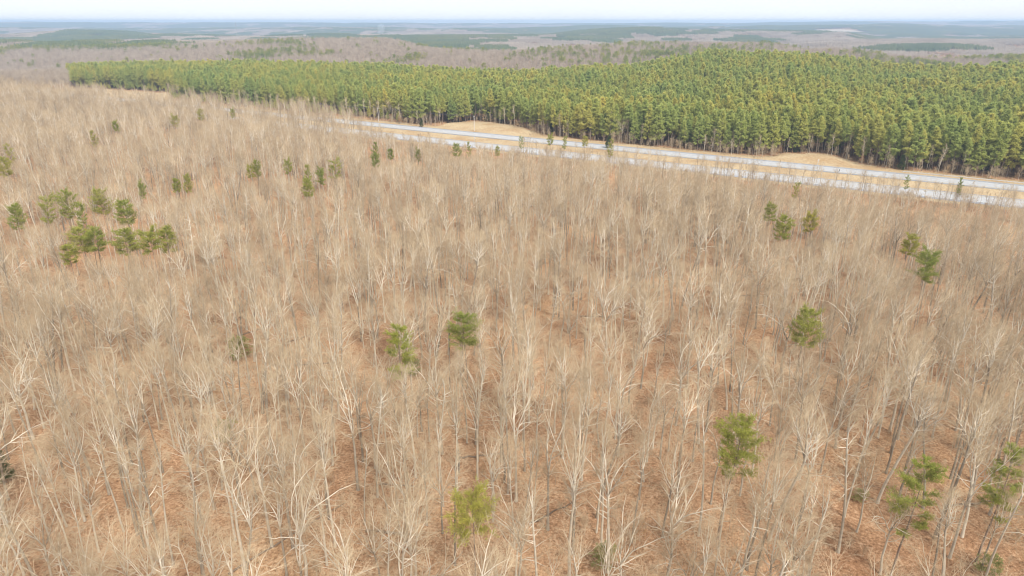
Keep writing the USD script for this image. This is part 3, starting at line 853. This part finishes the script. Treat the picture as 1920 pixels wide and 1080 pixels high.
# how large each shows: those inside the frame first
fwd = y * math.cos(PITCH) + (EYE - z - h * 0.5) * math.sin(PITCH)
upv = y * math.sin(PITCH) - (EYE - z - h * 0.5) * math.cos(PITCH)
sx, sy = 960 + FPX * x / fwd, 540 - FPX * upv / fwd
show = h / dist * ((sx > 5) & (sx < 1915) & (sy < 1085))
rank = np.argsort(-show)
N_IND = 300 - nbare
sel = np.zeros(len(x), bool)
sel[rank[:N_IND]] = True
MARKS = [(873, 700, 'the dense bright green pine'), (770, 830, 'the sparse yellow green pine'), (885, 1070, 'the pine at bottom centre'), (1362, 1048, 'the airy pine at right'),
         (1722, 1040, 'the dark ragged pine'), (1890, 1030, 'the faint pine at right'), (1525, 730, 'the pine among forked trees'), (1745, 600, 'the flat topped pine'),
         (210, 540, 'the pine cluster at left'), (610, 430, 'the pines left of centre'), (1478, 520, 'the three pines at right'), (1498, 978, 'the crooked heavy limbed tree'), (1140, 1074, 'the large feathery pale tree'),
         (708, 932, 'the even branched pale tree'), (1780, 1046, 'the leaning pale tree'), (562, 660, 'the white topped tree'), (1132, 682, 'the twisted limbed tree'), (372, 900, 'the dark trunked tree'),
         (66, 948, 'the black footed tree'), (525, 985, 'the drooping limbed tree'), (1040, 560, 'the dark crooked tree'), (548, 640, 'the long dark log'), (380, 1076, 'the feathery straight tree'), (1670, 850, 'the thick grey trunk')]
MP = np.array([m_[:2] for m_ in MARKS], float)
said = set()
for i in np.flatnonzero(sel):
    b = BARE[kind[i]]
    fw = y[i] * math.cos(PITCH) + (EYE - z[i]) * math.sin(PITCH)
    fx, fy = 960 + FPX * x[i] / fw, 540 - FPX * (y[i] * math.sin(PITCH) - (EYE - z[i]) * math.cos(PITCH)) / fw
    dd = np.hypot(MP[:, 0] - fx, (MP[:, 1] - fy) * 1.4)
    for m_ in np.argsort(dd)[:5]:
        ax, ay = fx - MP[m_, 0], (MP[m_, 1] - fy) * 1.4
        o = int(np.round(math.atan2(ay, ax) / (math.pi / 4))) % 8
        way = ('right of', 'behind and right of', 'behind', 'behind and left of', 'left of', 'in front and left of', 'in front of', 'in front and right of')[o]
        near_ = 'close ' if dd[m_] < 70 else 'somewhat ' if dd[m_] < 140 else 'well ' if dd[m_] > 230 else ''
        lab = f'{b["look"]} {near_}{way} {MARKS[m_][2]}'
        if lab not in said:
            break
    said.add(lab)
    place('bare_tree', b, x[i], y[i], h[i], lab, 'bare tree', group='bare trees of the near wood', z=z[i])
rest = ~sel
instancer('/World/bare_wood', [[('tree', *b['whole'], 'hardwood_bark')] for b in BARE], x[rest], y[rest], z[rest], kind[rest],
          (h[rest] / np.array([b['H'] for b in BARE])[kind[rest]])[:, None] * np.stack([w_ := g.uniform(0.8, 1.3, rest.sum()), w_, np.ones(rest.sum())], 1), g.uniform(0, 6.28, rest.sum()), label='leafless grey brown hardwood trees filling the wood up to the highway', cat='bare trees')
print('near bare', len(x), 'individual', sel.sum())

uv = g.uniform(-40, 340, 330)
sv = -62.5 - np.abs(g.normal(0, 11, len(uv)))
xv, yv = from_us(uv, sv)
ok = seen(xv, yv)
xv, yv = xv[ok], yv[ok]
kv = g.choice([0, 1, 2, 6, 9, 10], len(xv))
instancer('/World/roadside_saplings', [[('tree', *b['whole'], 'hardwood_bark')] for b in BARE], xv, yv, ground_z(xv, yv), kv,
          g.uniform(7, 13.5, len(xv)) / np.array([b['H'] for b in BARE])[kv], g.uniform(0, 6.28, len(xv)), label='thin young bare trees veiling the near carriageway at right', cat='bare trees')

# saplings and dry leafed young beeches under the trees
SAP = []
for k in range(4):
    g2 = np.random.default_rng(900 + k)
    tr, limbs, cr_ = hardwood(900 + k, 6.0, fork=(0.5, 0.35, 0.6, 0.3)[k], leaders=(3, 5, 2, 6)[k], spread=30, side=7, side_len=0.3, bole=0.15, fine=0.6, twig=0.008, thick=0.007)
    SAP.append([('wood', *join([tr, *limbs, cr_]), 'hardwood_bark')])
for k in range(2):
    tr, limbs, cr_ = hardwood(950 + k, 5.0, fork=0.5, leaders=3, spread=30, side=8, side_len=0.32, bole=0.15, fine=0.5, twig=0.008, thick=0.007)
    g2 = np.random.default_rng(960 + k)
    pts = cr_[0][g2.integers(0, len(cr_[0]), 260)]
    lv = tufts(pts, g2.normal(0, 1, (260, 3)), np.full(260, 0.13), 4, 0.09, g2)
    SAP.append([('wood', *join([tr, *limbs, cr_]), 'hardwood_bark'), ('leaves', *lv, 'dry_leaves')])
xs, ys = scatter(-330, 330, 36, 330, 3.4, g)
u, s = us(xs, ys)
m = meshkit.fbm(p3(xs, ys, 26, 9.2), 3, 51)
ok = seen(xs, ys) & (s < -64) & (g.uniform(0, 1, len(xs)) < np.clip(1.7 * (m - 0.26), 0.15, 0.8))
xs, ys = xs[ok], ys[ok]
wk = np.where(g.uniform(0, 1, len(xs)) < 0.14, 4 + g.integers(0, 2, len(xs)), g.integers(0, 4, len(xs)))
instancer('/World/undergrowth', SAP, xs, ys, ground_z(xs, ys), wk, g.choice([0.25, 0.35, 0.45, 0.6, 0.9], len(xs)) * g.uniform(0.8, 1.2, len(xs)), g.uniform(0, 6.28, len(xs)), label='thin saplings and dry leafed brush under the bare trees', cat='undergrowth')

# brush on both edges of the highway
ub = g.uniform(-260, 330, 2100)
far_side = np.arange(len(ub)) % 5 < 1
sb = np.where(far_side, pine_edge(ub) - g.uniform(-3, 5, len(ub)), -62.5 - g.uniform(0, 26, len(ub)))
xb, yb = from_us(ub, sb)
ok = seen(xb, yb) & ~(far_side & (pine_edge(ub) > 18) & (g.uniform(0, 1, len(ub)) < 0.6))
xb, yb, fb = xb[ok], yb[ok], far_side[ok]
instancer('/World/roadside_brush', SAP, xb, yb, ground_z(xb, yb), g.choice(6, len(xb), p=[.22, .22, .2, .24, .06, .06]), np.where(fb, g.uniform(0.3, 1.3, len(xb)), g.uniform(0.3, 0.62, len(xb))), g.uniform(0, 6.28, len(xb)),
          label='low bare brush along both edges of the highway', cat='brush')

# ------------------------------------------------------------------ the pine plantation beyond the highway
yback = lambda q: np.interp(q, QK, np.array(YC) + np.array([60, 60, 80, 90, 90, 90, 90, 110, 130, 140, 140, 130, 110, 100, 100, 100]))
xp, yp = scatter(-760, 720, 330, 1250, 4.9, g)
u, s = us(xp, yp)
q = xp / yp
pe = pine_edge(u)
ok = seen(xp, yp) & (s > pe + 1.5) & (yp < yback(q)) & (q > -0.62) & (g.uniform(0, 1, len(xp)) < 0.90)
gap = (meshkit.fbm(p3(xp, yp, 30, 4.4), 3, 71) < 0.30) & (s < pe + 60)
ok &= ~gap
xp, yp, u, s, pe = xp[ok], yp[ok], u[ok], s[ok], pe[ok]
ok = clear_of(xp, yp)
xp, yp, u, s, pe = xp[ok], yp[ok], u[ok], s[ok], pe[ok]
kp = g.integers(0, 5, len(xp))
kp = np.where((s < pe + 7) & (g.uniform(0, 1, len(xp)) < 0.6), 2 + 2 * (kp % 2), kp)
young = (s < pe + 9) & (u < -190)
hp = np.where(young, g.uniform(5, 10, len(xp)), g.choice([0.8, 0.92, 1.0, 1.06], len(xp)) * g.uniform(21, 26, len(xp)) * (0.9 + 0.2 * meshkit.fbm(p3(xp, yp, 80, 6.1), 2, 81)))
zp = ground_z(xp, yp)
dp = np.sqrt(xp ** 2 + yp ** 2)
front = (s - pe) < 14
visible = np.abs(xp / yp) < 0.70
score = np.where(front & visible, 1000, 0) + hp / dp * 100 - (s - pe) * 0.5 * 0.02
sel = np.zeros(len(xp), bool)
sel[np.argsort(-score)[:300]] = True
PM = [(430, 'the left end of the highway'), (570, 'the first utility pole'), (690, 'the second utility pole'), (735, 'the white many stemmed tree'), (810, 'the third utility pole'), (930, 'the top of the large verge'),
      (1075, 'the end of the large verge'), (1165, 'the pale dense bare tree'), (1300, 'the gap between the verges'), (1420, 'the slim white bare tree'), (1545, 'the white stemmed tree'), (1668, 'the spreading pale bare tree'),
      (1825, 'the largest pale bare tree')]
fw = yp * math.cos(PITCH) + (EYE - zp) * math.sin(PITCH)
ppx = 960 + FPX * xp / fw
ORD = 'first second third fourth fifth sixth seventh eighth ninth tenth eleventh twelfth thirteenth fourteenth fifteenth sixteenth seventeenth eighteenth nineteenth twentieth'.split() + ['twenty-' + w for w in 'first second third fourth fifth sixth seventh eighth ninth'.split()] + ['thirtieth'] + ['thirty-' + w for w in 'first second third fourth fifth sixth seventh eighth ninth'.split()]
seen_at = {}
for i in sorted(np.flatnonzero(sel), key=lambda i: abs(ppx[i] - min((m_[0] for m_ in PM), key=lambda a: abs(a - ppx[i])))):
    mx_, mn = min(PM, key=lambda a: abs(a[0] - ppx[i]))
    row = int(np.clip((s[i] - pe[i] - 1.5) / 4.9, 0, 5))
    side = 'left' if ppx[i] < mx_ else 'right'
    k_ = seen_at[(row, side, mn)] = seen_at.get((row, side, mn), -1) + 1
    lab = f'{ORD[min(k_, 38)]} {"young" if young[i] else "tall"} pine {side} of {mn} in the {"front" if row == 0 else ORD[row]} row'
    place('plantation_pine', PLANT[kp[i]], xp[i], yp[i], hp[i], lab, 'pine tree', group='front pines of the plantation', z=zp[i], rot=0)
rest = ~sel
pack = lambda t: [('trunk', *t['trunk'], 'pine_bark'), ('branches', *t['branches'], 'pine_bark'), ('crown', *t['crown'], t['mat'])]
instancer('/World/pine_plantation', [pack(t) for t in PLANT], xp[rest], yp[rest], zp[rest], kp[rest], (hp[rest] / 24.0)[:, None] * np.stack([w_ := g.uniform(0.75, 1.25, rest.sum()), w_, np.ones(rest.sum())], 1), g.uniform(0, 6.28, rest.sum()), label='dense yellow green pine plantation covering the hill beyond the highway', cat='pine plantation')
print('plantation', len(xp))

# bare stems and cedars in the plantation's edge
ue = g.uniform(-560, 330, 330)
se = pine_edge(ue) + g.uniform(-2, 9, len(ue))
xe, ye = from_us(ue, se)
ok = seen(xe, ye) & (np.abs(xe / ye) < 0.7)
xe, ye = xe[ok], ye[ok]
ke = g.choice([0, 1, 2, 9, 10], len(xe))
instancer('/World/plantation_edge_stems', [[('tree', *b['whole'], 'hardwood_bark')] for b in BARE], xe, ye, ground_z(xe, ye), ke, g.uniform(0.4, 0.72, len(xe)), g.uniform(0, 6.28, len(xe)),
          label='thin bare stems along the front of the pine plantation', cat='bare trees')
for k, (px, py, h) in enumerate([(915, 228, 9), (940, 230, 7), (1035, 250, 9), (1140, 278, 8), (1500, 286, 6), (1490, 286, 5), (1570, 290, 6), (1690, 318, 8), (1810, 326, 9), (1845, 320, 8), (1880, 325, 6), (790, 238, 6)]):
    x_, y_ = at_base(px, py)
    place('cedar_tree', CEDAR[k % 2], x_, y_, h, ['dark cedar behind the top of the large grass verge', 'smaller dark cedar behind the top of the large grass verge', 'dark cedar at the right end of the large grass verge',
          'dark cedar just right of the large grass verge', 'dark cedar at the left end of the second grass verge', 'low cedar beside the one at the left end of the second grass verge', 'low dark cedar behind the middle of the second grass verge',
          'dark cedar right of the second grass verge', 'dark cedar behind the guard rail', 'dark cedar in the pines right of the guard rail', 'low cedar near the right edge above the highway', 'small cedar at the left end of the large grass verge'][k], 'cedar', wide=1.3)

# ------------------------------------------------------------------ woods behind the plantation, tree by tree to 1.7 km
xf, yf = scatter(-1400, 1300, 560, 1750, 6.6, g)
u, s = us(xf, yf)
q = xf / yf
ok = seen(xf, yf) & (((yf > yback(q) + 4) & (s > 70)) | ((s > pine_edge(u)) & (q < -0.62)))
xf, yf, q = xf[ok], yf[ok], q[ok]
pn = meshkit.fbm(p3(xf, yf, 110, 3.7), 3, 91)
right = smooth01((q - 0.45) / 0.12) * (yf < 1300)
crest = ((q > 0.02) & (q < 0.36) & (yf > 1150)) * 1.0 + ((q > -0.25) & (q < 0.05) & (yf < 1150)) * 0.5
is_p = (g.uniform(0, 1, len(xf)) < np.clip((pn - 0.60) * 3.0, 0.006, 0.7)) | (g.uniform(0, 1, len(xf)) < 0.36 * right * (pn > 0.42)) | (g.uniform(0, 1, len(xf)) < 0.13 * crest * (pn > 0.44))
band = (q < -0.47) & (q > -0.66) & (yf > 1690)
is_p |= band & (g.uniform(0, 1, len(xf)) < 0.5) & (pn > 0.42)
hf = g.uniform(15, 20.5, len(xf))
b = ~is_p
instancer('/World/far_bare_wood', [[('tree', *t['whole'], 'far_bark')] for t in FARBARE], xf[b], yf[b], ground_z(xf[b], yf[b]), g.integers(0, 4, b.sum()), hf[b] / 19, g.uniform(0, 6.28, b.sum()),
          label='grey bare wood rolling away behind the plantation', cat='bare trees')
instancer('/World/far_pines', [pack(t) for t in PINES[:4]], xf[is_p], yf[is_p], ground_z(xf[is_p], yf[is_p]), g.integers(0, 4, is_p.sum()), hf[is_p] * 1.15 / 19, g.uniform(0, 6.28, is_p.sum()),
          label='scattered pines standing in the bare wood behind the plantation', cat='pine trees')
print('far', len(xf), is_p.sum())


# ------------------------------------------------------------------ hills to the horizon: patches of wood laid on the slopes
def bare_tile(seed, S=110.0):
    g = np.random.default_rng(seed)
    n = 260
    c = np.stack([g.uniform(-S / 2, S / 2, n), g.uniform(-S / 2, S / 2, n), g.uniform(7, 10, n)], 1)
    m = 16
    d = unit(g.normal(0, 1, (n, m, 3)) * [1, 1, 0.6] + [0, 0, 0.9])
    L = g.uniform(4, 8.5, (n, m, 1))
    w = unit(np.cross(d, g.normal(0, 1, (n, m, 3)))) * 0.32
    b = np.repeat(c[:, None], m, 1)
    v = np.stack([b - w, b + w, b + d * L + w * 0.7], 2).reshape(-1, 3)
    tv = np.stack([c + [0.25, 0, 1], c + [-0.25, 0, 1], c * [1, 1, 0] + [0, 0, -3]], 1).reshape(-1, 3)
    v = np.vstack([v, tv])
    return v, np.arange(len(v)).reshape(-1, 3), np.full(len(v), 0.8)


def pine_tile(seed, S=110.0):
    g = np.random.default_rng(seed)
    n = 420
    c = np.stack([g.uniform(-S / 2, S / 2, n), g.uniform(-S / 2, S / 2, n), np.zeros(n)], 1)
    hgt = g.uniform(15, 21, n)
    vs, fs = [], []
    for k in range(n):
        a = np.arange(5) * 1.2566 + g.uniform(0, 6)
        rr = g.uniform(2.0, 3.4) * g.uniform(0.7, 1.2, 5)
        lo = np.stack([c[k, 0] + rr * np.cos(a), c[k, 1] + rr * np.sin(a), hgt[k] * g.uniform(0.42, 0.62, 5)], 1)
        mid = np.stack([c[k, 0] + 0.75 * rr * np.cos(a + .6), c[k, 1] + 0.75 * rr * np.sin(a + .6), hgt[k] * g.uniform(0.72, 0.85, 5)], 1)
        o = 11 * k
        vs.append(np.vstack([lo, mid, c[k:k + 1] + [0, 0, hgt[k]]]))
        for j in range(5):
            jj = (j + 1) % 5
            fs += [(o + j, o + jj, o + 5 + j), (o + jj, o + 5 + jj, o + 5 + j), (o + 5 + j, o + 5 + jj, o + 10)]
    return np.vstack(vs), np.array(fs), np.zeros(11 * n)


gx, gy = scatter(-13500, 13500, 1600, 12000, 92.0, g)
q = gx / gy
ok = seen(gx, gy, 1.03) & (gy > 1690) & (np.abs(gx) < 16500)
gx, gy, q = gx[ok], gy[ok], q[ok]
e = 30.0
nz = np.stack([-(ground_z(gx + e, gy) - ground_z(gx - e, gy)) / (2 * e), -(ground_z(gx, gy + e) - ground_z(gx, gy - e)) / (2 * e), np.ones(len(gx))], 1)
nz = unit(nz)
cover = meshkit.fbm(p3(gx, gy * 0.7, 380, 7.7), 4, 111)
lean_ = 0.10 * smooth01((q - 0.0) / 0.12) * (1 - smooth01((q - 0.42) / 0.1)) * (gy > 2900) - 0.02 - 0.16 * smooth01((q - 0.2) / 0.12) * (gy < 2900)
midp = 0.10 * ((q > -0.27) & (q < 0.0) & (gy > 3000) & (gy < 4300)) + 0.12 * ((q > 0.0) & (q < 0.32) & (gy < 2300)) + 0.3 * ((q > 0.5) & (q < 0.66) & (gy > 2000) & (gy < 2180))
leftb = 0.12 * ((q < -0.47) & (q > -0.66) & (gy < 2010))
is_p = cover + lean_ + midp + leftb + 0.04 * (gy > 5000) + g.normal(0, 0.045, len(gx)) > 0.545
clear = (np.abs(gx - 0.44 * gy) < 160) & (np.abs(gy - 5200) < 260)      # a pale field far off
b = ~is_p & ~clear
is_p &= ~clear
zt = ground_z(gx, gy)
instancer('/World/distant_bare_wood', [[('wood', *bare_tile(1000 + k), 'far_bark')] for k in range(3)], gx[b], gy[b], zt[b], g.integers(0, 3, b.sum()), np.ones(b.sum()), g.integers(0, 4, b.sum()) * 1.5708 + g.uniform(-.2, .2, b.sum()),
          label='bluish grey bare wood covering the distant hills', cat='distant wood', normal=nz[b])
instancer('/World/distant_pine_wood', [[('wood', *pine_tile(1100 + k), 'distant_needles')] for k in range(3)], gx[is_p], gy[is_p], zt[is_p], g.integers(0, 3, is_p.sum()), np.ones(is_p.sum()), g.integers(0, 4, is_p.sum()) * 1.5708 + g.uniform(-.2, .2, is_p.sum()),
          label='dark green pine wood in patches on the distant hills', cat='distant wood', normal=nz[is_p])
print('tiles', len(gx), is_p.sum())

# ------------------------------------------------------------------ fallen logs
def log_at(px, py, L, ang, r, lab, g):
    x, y = at_base(px, py)
    d = np.array([math.cos(ang), math.sin(ang), 0])
    n = 9
    t = np.linspace(-L / 2, L / 2, n)
    xy = np.stack([x + t * d[0], y + t * d[1]], 1) + g.normal(0, 0.12, (n, 2))
    zz = np.linspace(gz1(*xy[0]), gz1(*xy[-1]), n)
    zz = np.maximum(zz, ground_z(xy[:, 0], xy[:, 1]) - 0.05) + r * 0.75
    p = np.concatenate([xy, zz[:, None]], 1)[None]
    rr = np.linspace(r, r * 0.35, n)[None]
    st, dd, tt, ra, _ = sprout(p, rr, 5, 0.4, 0.95, 30, 60, g)
    dd[:, 2] = np.abs(dd[:, 2]) * 0.6
    root = numbered('fallen_log')
    X = UsdGeom.Xform.Define(stage, root)
    raw_mesh(root + '/log', *tubes(p, rr, 6, 0.0)[:2], 'log_bark', smooth=True)
    for k in range(5):
        sp = spikes(st[k:k + 1], dd[k:k + 1], g.uniform(0.8, 2.2, 1), ra[k:k + 1] * 0.5, g)
        raw_mesh(root + '/broken_limb' + (f'_{k:03d}' if k else ''), *sp[:2], 'log_bark')
    tag(X, lab, 'fallen log')


gl = np.random.default_rng(5)
LOGS = [(548, 640, 17, 0.75, 0.2, 'long dark fallen log lying up the slope left of centre'), (490, 617, 13, 0.65, 0.17, 'thin fallen log left of the long dark one'),
        (600, 684, 12, 0.1, 0.2, 'level dark fallen log below the long one left of centre'), (545, 1005, 20, 0.85, 0.17, 'long thin fallen trunk on the litter at lower left'),
        (735, 1000, 8, -0.1, 0.25, 'short black fallen log near the bottom left of centre'), (900, 855, 8, 0.2, 0.2, 'dark fallen log below the centre of the picture'),
        (745, 910, 6, -0.05, 0.16, 'short dark fallen log left of bottom centre'), (1040, 960, 10, 0.7, 0.18, 'fallen log among pale crowns right of bottom centre'),
        (1830, 945, 12, 0.1, 0.2, 'fallen log near the right edge'), (225, 570, 12, 0.1, 0.15, 'pale fallen trunk below the pine cluster'),
        (1395, 555, 9, 0.05, 0.2, 'dark fallen log right of centre in the middle of the wood'), (690, 602, 8, 0.0, 0.12, 'thin fallen log above the sparse pine'),
        (240, 745, 10, 0.5, 0.2, 'dark fallen log at far left among trunks'), (1120, 595, 9, -0.2, 0.16, 'thin fallen log right of centre near the wide white limbed tree')]
for a in LOGS:
    log_at(*a, gl)


# ------------------------------------------------------------------ poles and wires, guard rail, signs, mast, far field, smoke
def boxv(cx, cy, cz, sx_, sy_, sz_, ang=0.0):
    v = np.array([[x, y, z] for x in (-.5, .5) for y in (-.5, .5) for z in (-.5, .5)]) * [sx_, sy_, sz_]
    c, s_ = math.cos(ang), math.sin(ang)
    v = np.stack([v[:, 0] * c - v[:, 1] * s_ + cx, v[:, 0] * s_ + v[:, 1] * c + cy, v[:, 2] + cz], 1)
    f = np.array([[0, 1, 3], [0, 3, 2], [4, 6, 7], [4, 7, 5], [0, 4, 5], [0, 5, 1], [2, 3, 7], [2, 7, 6], [0, 2, 6], [0, 6, 4], [1, 5, 7], [1, 7, 3]])
    return v, f, np.zeros(8)


RA = math.atan2(RD[1], RD[0])
PTOP = []
for k, (u_, lab) in enumerate([(-300, 'wooden utility pole at the far left end of the highway'), (-213, 'pale wooden utility pole left of the large grass verge'), (-120, 'wooden utility pole before the left part of the large grass verge')]):
    s_ = 3.5
    x_, y_ = from_us(u_, s_)
    z_ = gz1(x_, y_)
    root = numbered('utility_pole')
    X = UsdGeom.Xform.Define(stage, root)
    p = np.array([[[x_, y_, z_ - 0.5], [x_, y_, z_ + 6], [x_, y_, z_ + 11.0]]])
    raw_mesh(root + '/pole', *tubes(p, np.array([[0.24, 0.21, 0.17]]), 8, 0.0)[:2], 'pale_wood', smooth=True)
    raw_mesh(root + '/crossarm', *boxv(x_, y_, z_ + 10.4, 0.14, 2.6, 0.16, RA)[:2], 'pale_wood')
    for j in (-1, 0, 1):
        raw_mesh(root + '/insulator' + ('' if j == -1 else f'_{j + 1:03d}'), *boxv(x_ + j * 1.15 * RN[0], y_ + j * 1.15 * RN[1], z_ + 10.58 + (0.5 if j == 0 else 0), 0.1, 0.1, 0.2, RA)[:2], 'steel')
    tag(X, lab, 'utility pole')
    PTOP.append((u_, s_, z_ + 10.65))
for k in range(len(PTOP) - 1):
    root = numbered('power_line')
    X = UsdGeom.Xform.Define(stage, root)
    for j, off in enumerate((-1.15, 0, 1.15)):
        t = np.linspace(0, 1, 13)
        a, b_ = PTOP[k], PTOP[k + 1]
        xx, yy = from_us(a[0] + (b_[0] - a[0]) * t, a[1] + off + 0 * t)
        zz = a[2] + (b_[2] - a[2]) * t - 1.6 * 4 * t * (1 - t) * 0.5 + (0.5 if j == 1 else 0)
        raw_mesh(root + '/wire' + (f'_{j:03d}' if j else ''), *tubes(np.stack([xx, yy, zz], 1)[None], np.full((1, 13), 0.035), 4, 0.0)[:2], 'wire_metal')
    tag(X, ['sagging power line from the left end of the highway to the second pole', 'sagging power line running right from the second pole'][k], 'power line')

for px, py, lab in [(890, 272, 'slender post in the grass median left of centre'), (1190, 308, 'slender post in the grass median at centre right'), (1532, 316, 'white post beside the far carriageway before the second grass verge')]:
    x_, y_ = on_level(px, py)
    root = numbered('road_sign_post')
    X = UsdGeom.Xform.Define(stage, root)
    raw_mesh(root + '/post', *boxv(x_, y_, 2.4, 0.16, 0.16, 5.0)[:2], 'steel')
    raw_mesh(root + '/panel', *boxv(x_, y_ - 0.12, 4.5, 0.8, 0.05, 0.9)[:2], 'pale_wood')
    tag(X, lab, 'sign post')
x_, y_ = on_level(1573, 323)
root = numbered('marker_post')
X = UsdGeom.Xform.Define(stage, root)
raw_mesh(root + '/post', *boxv(x_, y_, 0.7, 0.2, 0.2, 1.5)[:2], 'wire_metal')
raw_mesh(root + '/plate', *boxv(x_, y_ - 0.13, 1.3, 0.5, 0.05, 0.5)[:2], 'wire_metal')
tag(X, 'short dark marker post on the far carriageway shoulder at right', 'marker post')

root = numbered('guard_rail')
X = UsdGeom.Xform.Define(stage, root)
ug = np.arange(158, 215, 3.8)
xx, yy = from_us(ug, 1.2)
zz = ground_z(xx, yy) + 0.72
vs = []
for off, dz in ((0, -0.16), (0.05, -0.08), (0, 0), (0.05, 0.08), (0, 0.16)):
    vs.append(np.stack([xx - RN[0] * off, yy - RN[1] * off, zz + dz], 1))
n = len(ug)
ii, jj = np.meshgrid(np.arange(4), np.arange(n - 1), indexing='ij')
qd = np.stack([ii * n + jj, ii * n + jj + 1, (ii + 1) * n + jj + 1, (ii + 1) * n + jj], -1).reshape(-1, 4)
raw_mesh(root + '/rail', np.vstack(vs), tri(qd), 'steel')
for k in range(n):
    raw_mesh(root + '/post' + (f'_{k:03d}' if k else ''), *boxv(xx[k] + RN[0] * 0.12, yy[k] + RN[1] * 0.12, zz[k] - 0.35, 0.12, 0.15, 1.0, RA)[:2], 'steel')
tag(X, 'steel guard rail along the far carriageway at the right end of the highway', 'guard rail')

# lattice mast on a far hill
yM = 2600.0
xM = yM * (448 - 960) / FPX / FYH
zM = gz1(xM, yM)
hM = EYE + yM * slope(40.5) - zM
root = numbered('radio_mast')
X = UsdGeom.Xform.Define(stage, root)
legs = []
for k in range(3):
    a = k * 2.094
    base = np.array([xM + 1.6 * math.cos(a), yM + 1.6 * math.sin(a), zM])
    topp = np.array([xM + 0.5 * math.cos(a), yM + 0.5 * math.sin(a), zM + hM])
    legs.append((base, topp))
    raw_mesh(root + '/leg' + (f'_{k:03d}' if k else ''), *tubes(np.stack([base, topp])[None], np.array([[0.2, 0.12]]), 4, 0.0)[:2], 'steel')
lat = []
for j in range(24):
    for k in range(3):
        a, b_ = legs[k], legs[(k + 1) % 3]
        f0, f1 = j / 24, (j + 1) / 24
        lat.append(tubes(np.stack([a[0] + (a[1] - a[0]) * f0, b_[0] + (b_[1] - b_[0]) * f1])[None], np.full((1, 2), 0.07), 3, 0.0))
raw_mesh(root + '/lattice', *join(lat)[:2], 'steel')
tag(X, 'slender lattice radio mast rising over the hills at left', 'radio mast')

# a pale field far off, and a thread of smoke
fx_, fy_ = np.meshgrid(np.linspace(2130, 2450, 18), np.linspace(4950, 5450, 18), indexing='ij')
i_ = np.arange(18 * 18).reshape(18, 18)
raw_mesh('/World/distant_field', np.stack([fx_, fy_, ground_z(fx_, fy_) + 1.5], -1).reshape(-1, 3), tri(np.stack([i_[:-1, :-1], i_[1:, :-1], i_[1:, 1:], i_[:-1, 1:]], -1).reshape(-1, 4)), 'field_soil', smooth=True)
tag(stage.GetPrimAtPath('/World/distant_field'), kind='structure')
MAT('smoke', {'v': ('principled_volume', {'color': (0.95, 0.97, 1.0), 'density': 0.006})}, [], volume='v.volume')
yS = 4700.0
xS = yS * (712 - 960) / FPX / FYH
zS = gz1(xS, yS)
pS = np.array([[[xS, yS, zS + 4], [xS + 8, yS, zS + 25], [xS + 14, yS + 5, zS + 45], [xS + 18, yS + 5, zS + 68], [xS + 24, yS, zS + 86]]])
sm = tubes(pS, np.array([[6, 20, 24, 26, 12.0]]), 10, 0.0)
cap = np.array([[0, j + 1, j] for j in range(1, 9)] + [[40, 40 + j, 40 + j + 1] for j in range(1, 9)])
tag(raw_mesh('/World/smoke', sm[0], np.vstack([sm[1], cap]), 'smoke'), 'thin thread of pale smoke rising from the hills left of centre', 'smoke', kind='stuff')

# ------------------------------------------------------------------ the air
zlow = float(GZ[np.abs(GX) < 15000].min()) - 1.5
print('ground', GZ.min(), GZ.max(), 'zlow', zlow)
MAT('haze', {'v': ('principled_volume', {'color': (0.57, 0.74, 0.97), 'density': 1.4e-4, 'anisotropy': 0.2})}, [], volume='v.volume')
ztop = max(79.0, float(GZ[(np.abs(GX) < 15000) & (np.abs(GY) < 15000)].max()) + 22.0)
print('haze', zlow, ztop)
hv, hf_, _ = boxv(0, 0, (ztop + zlow) / 2, 29000, 29000, ztop - zlow)
tag(raw_mesh('/World/haze', hv, hf_, 'haze'), 'thin bluish haze over the far hills', 'haze', kind='stuff')
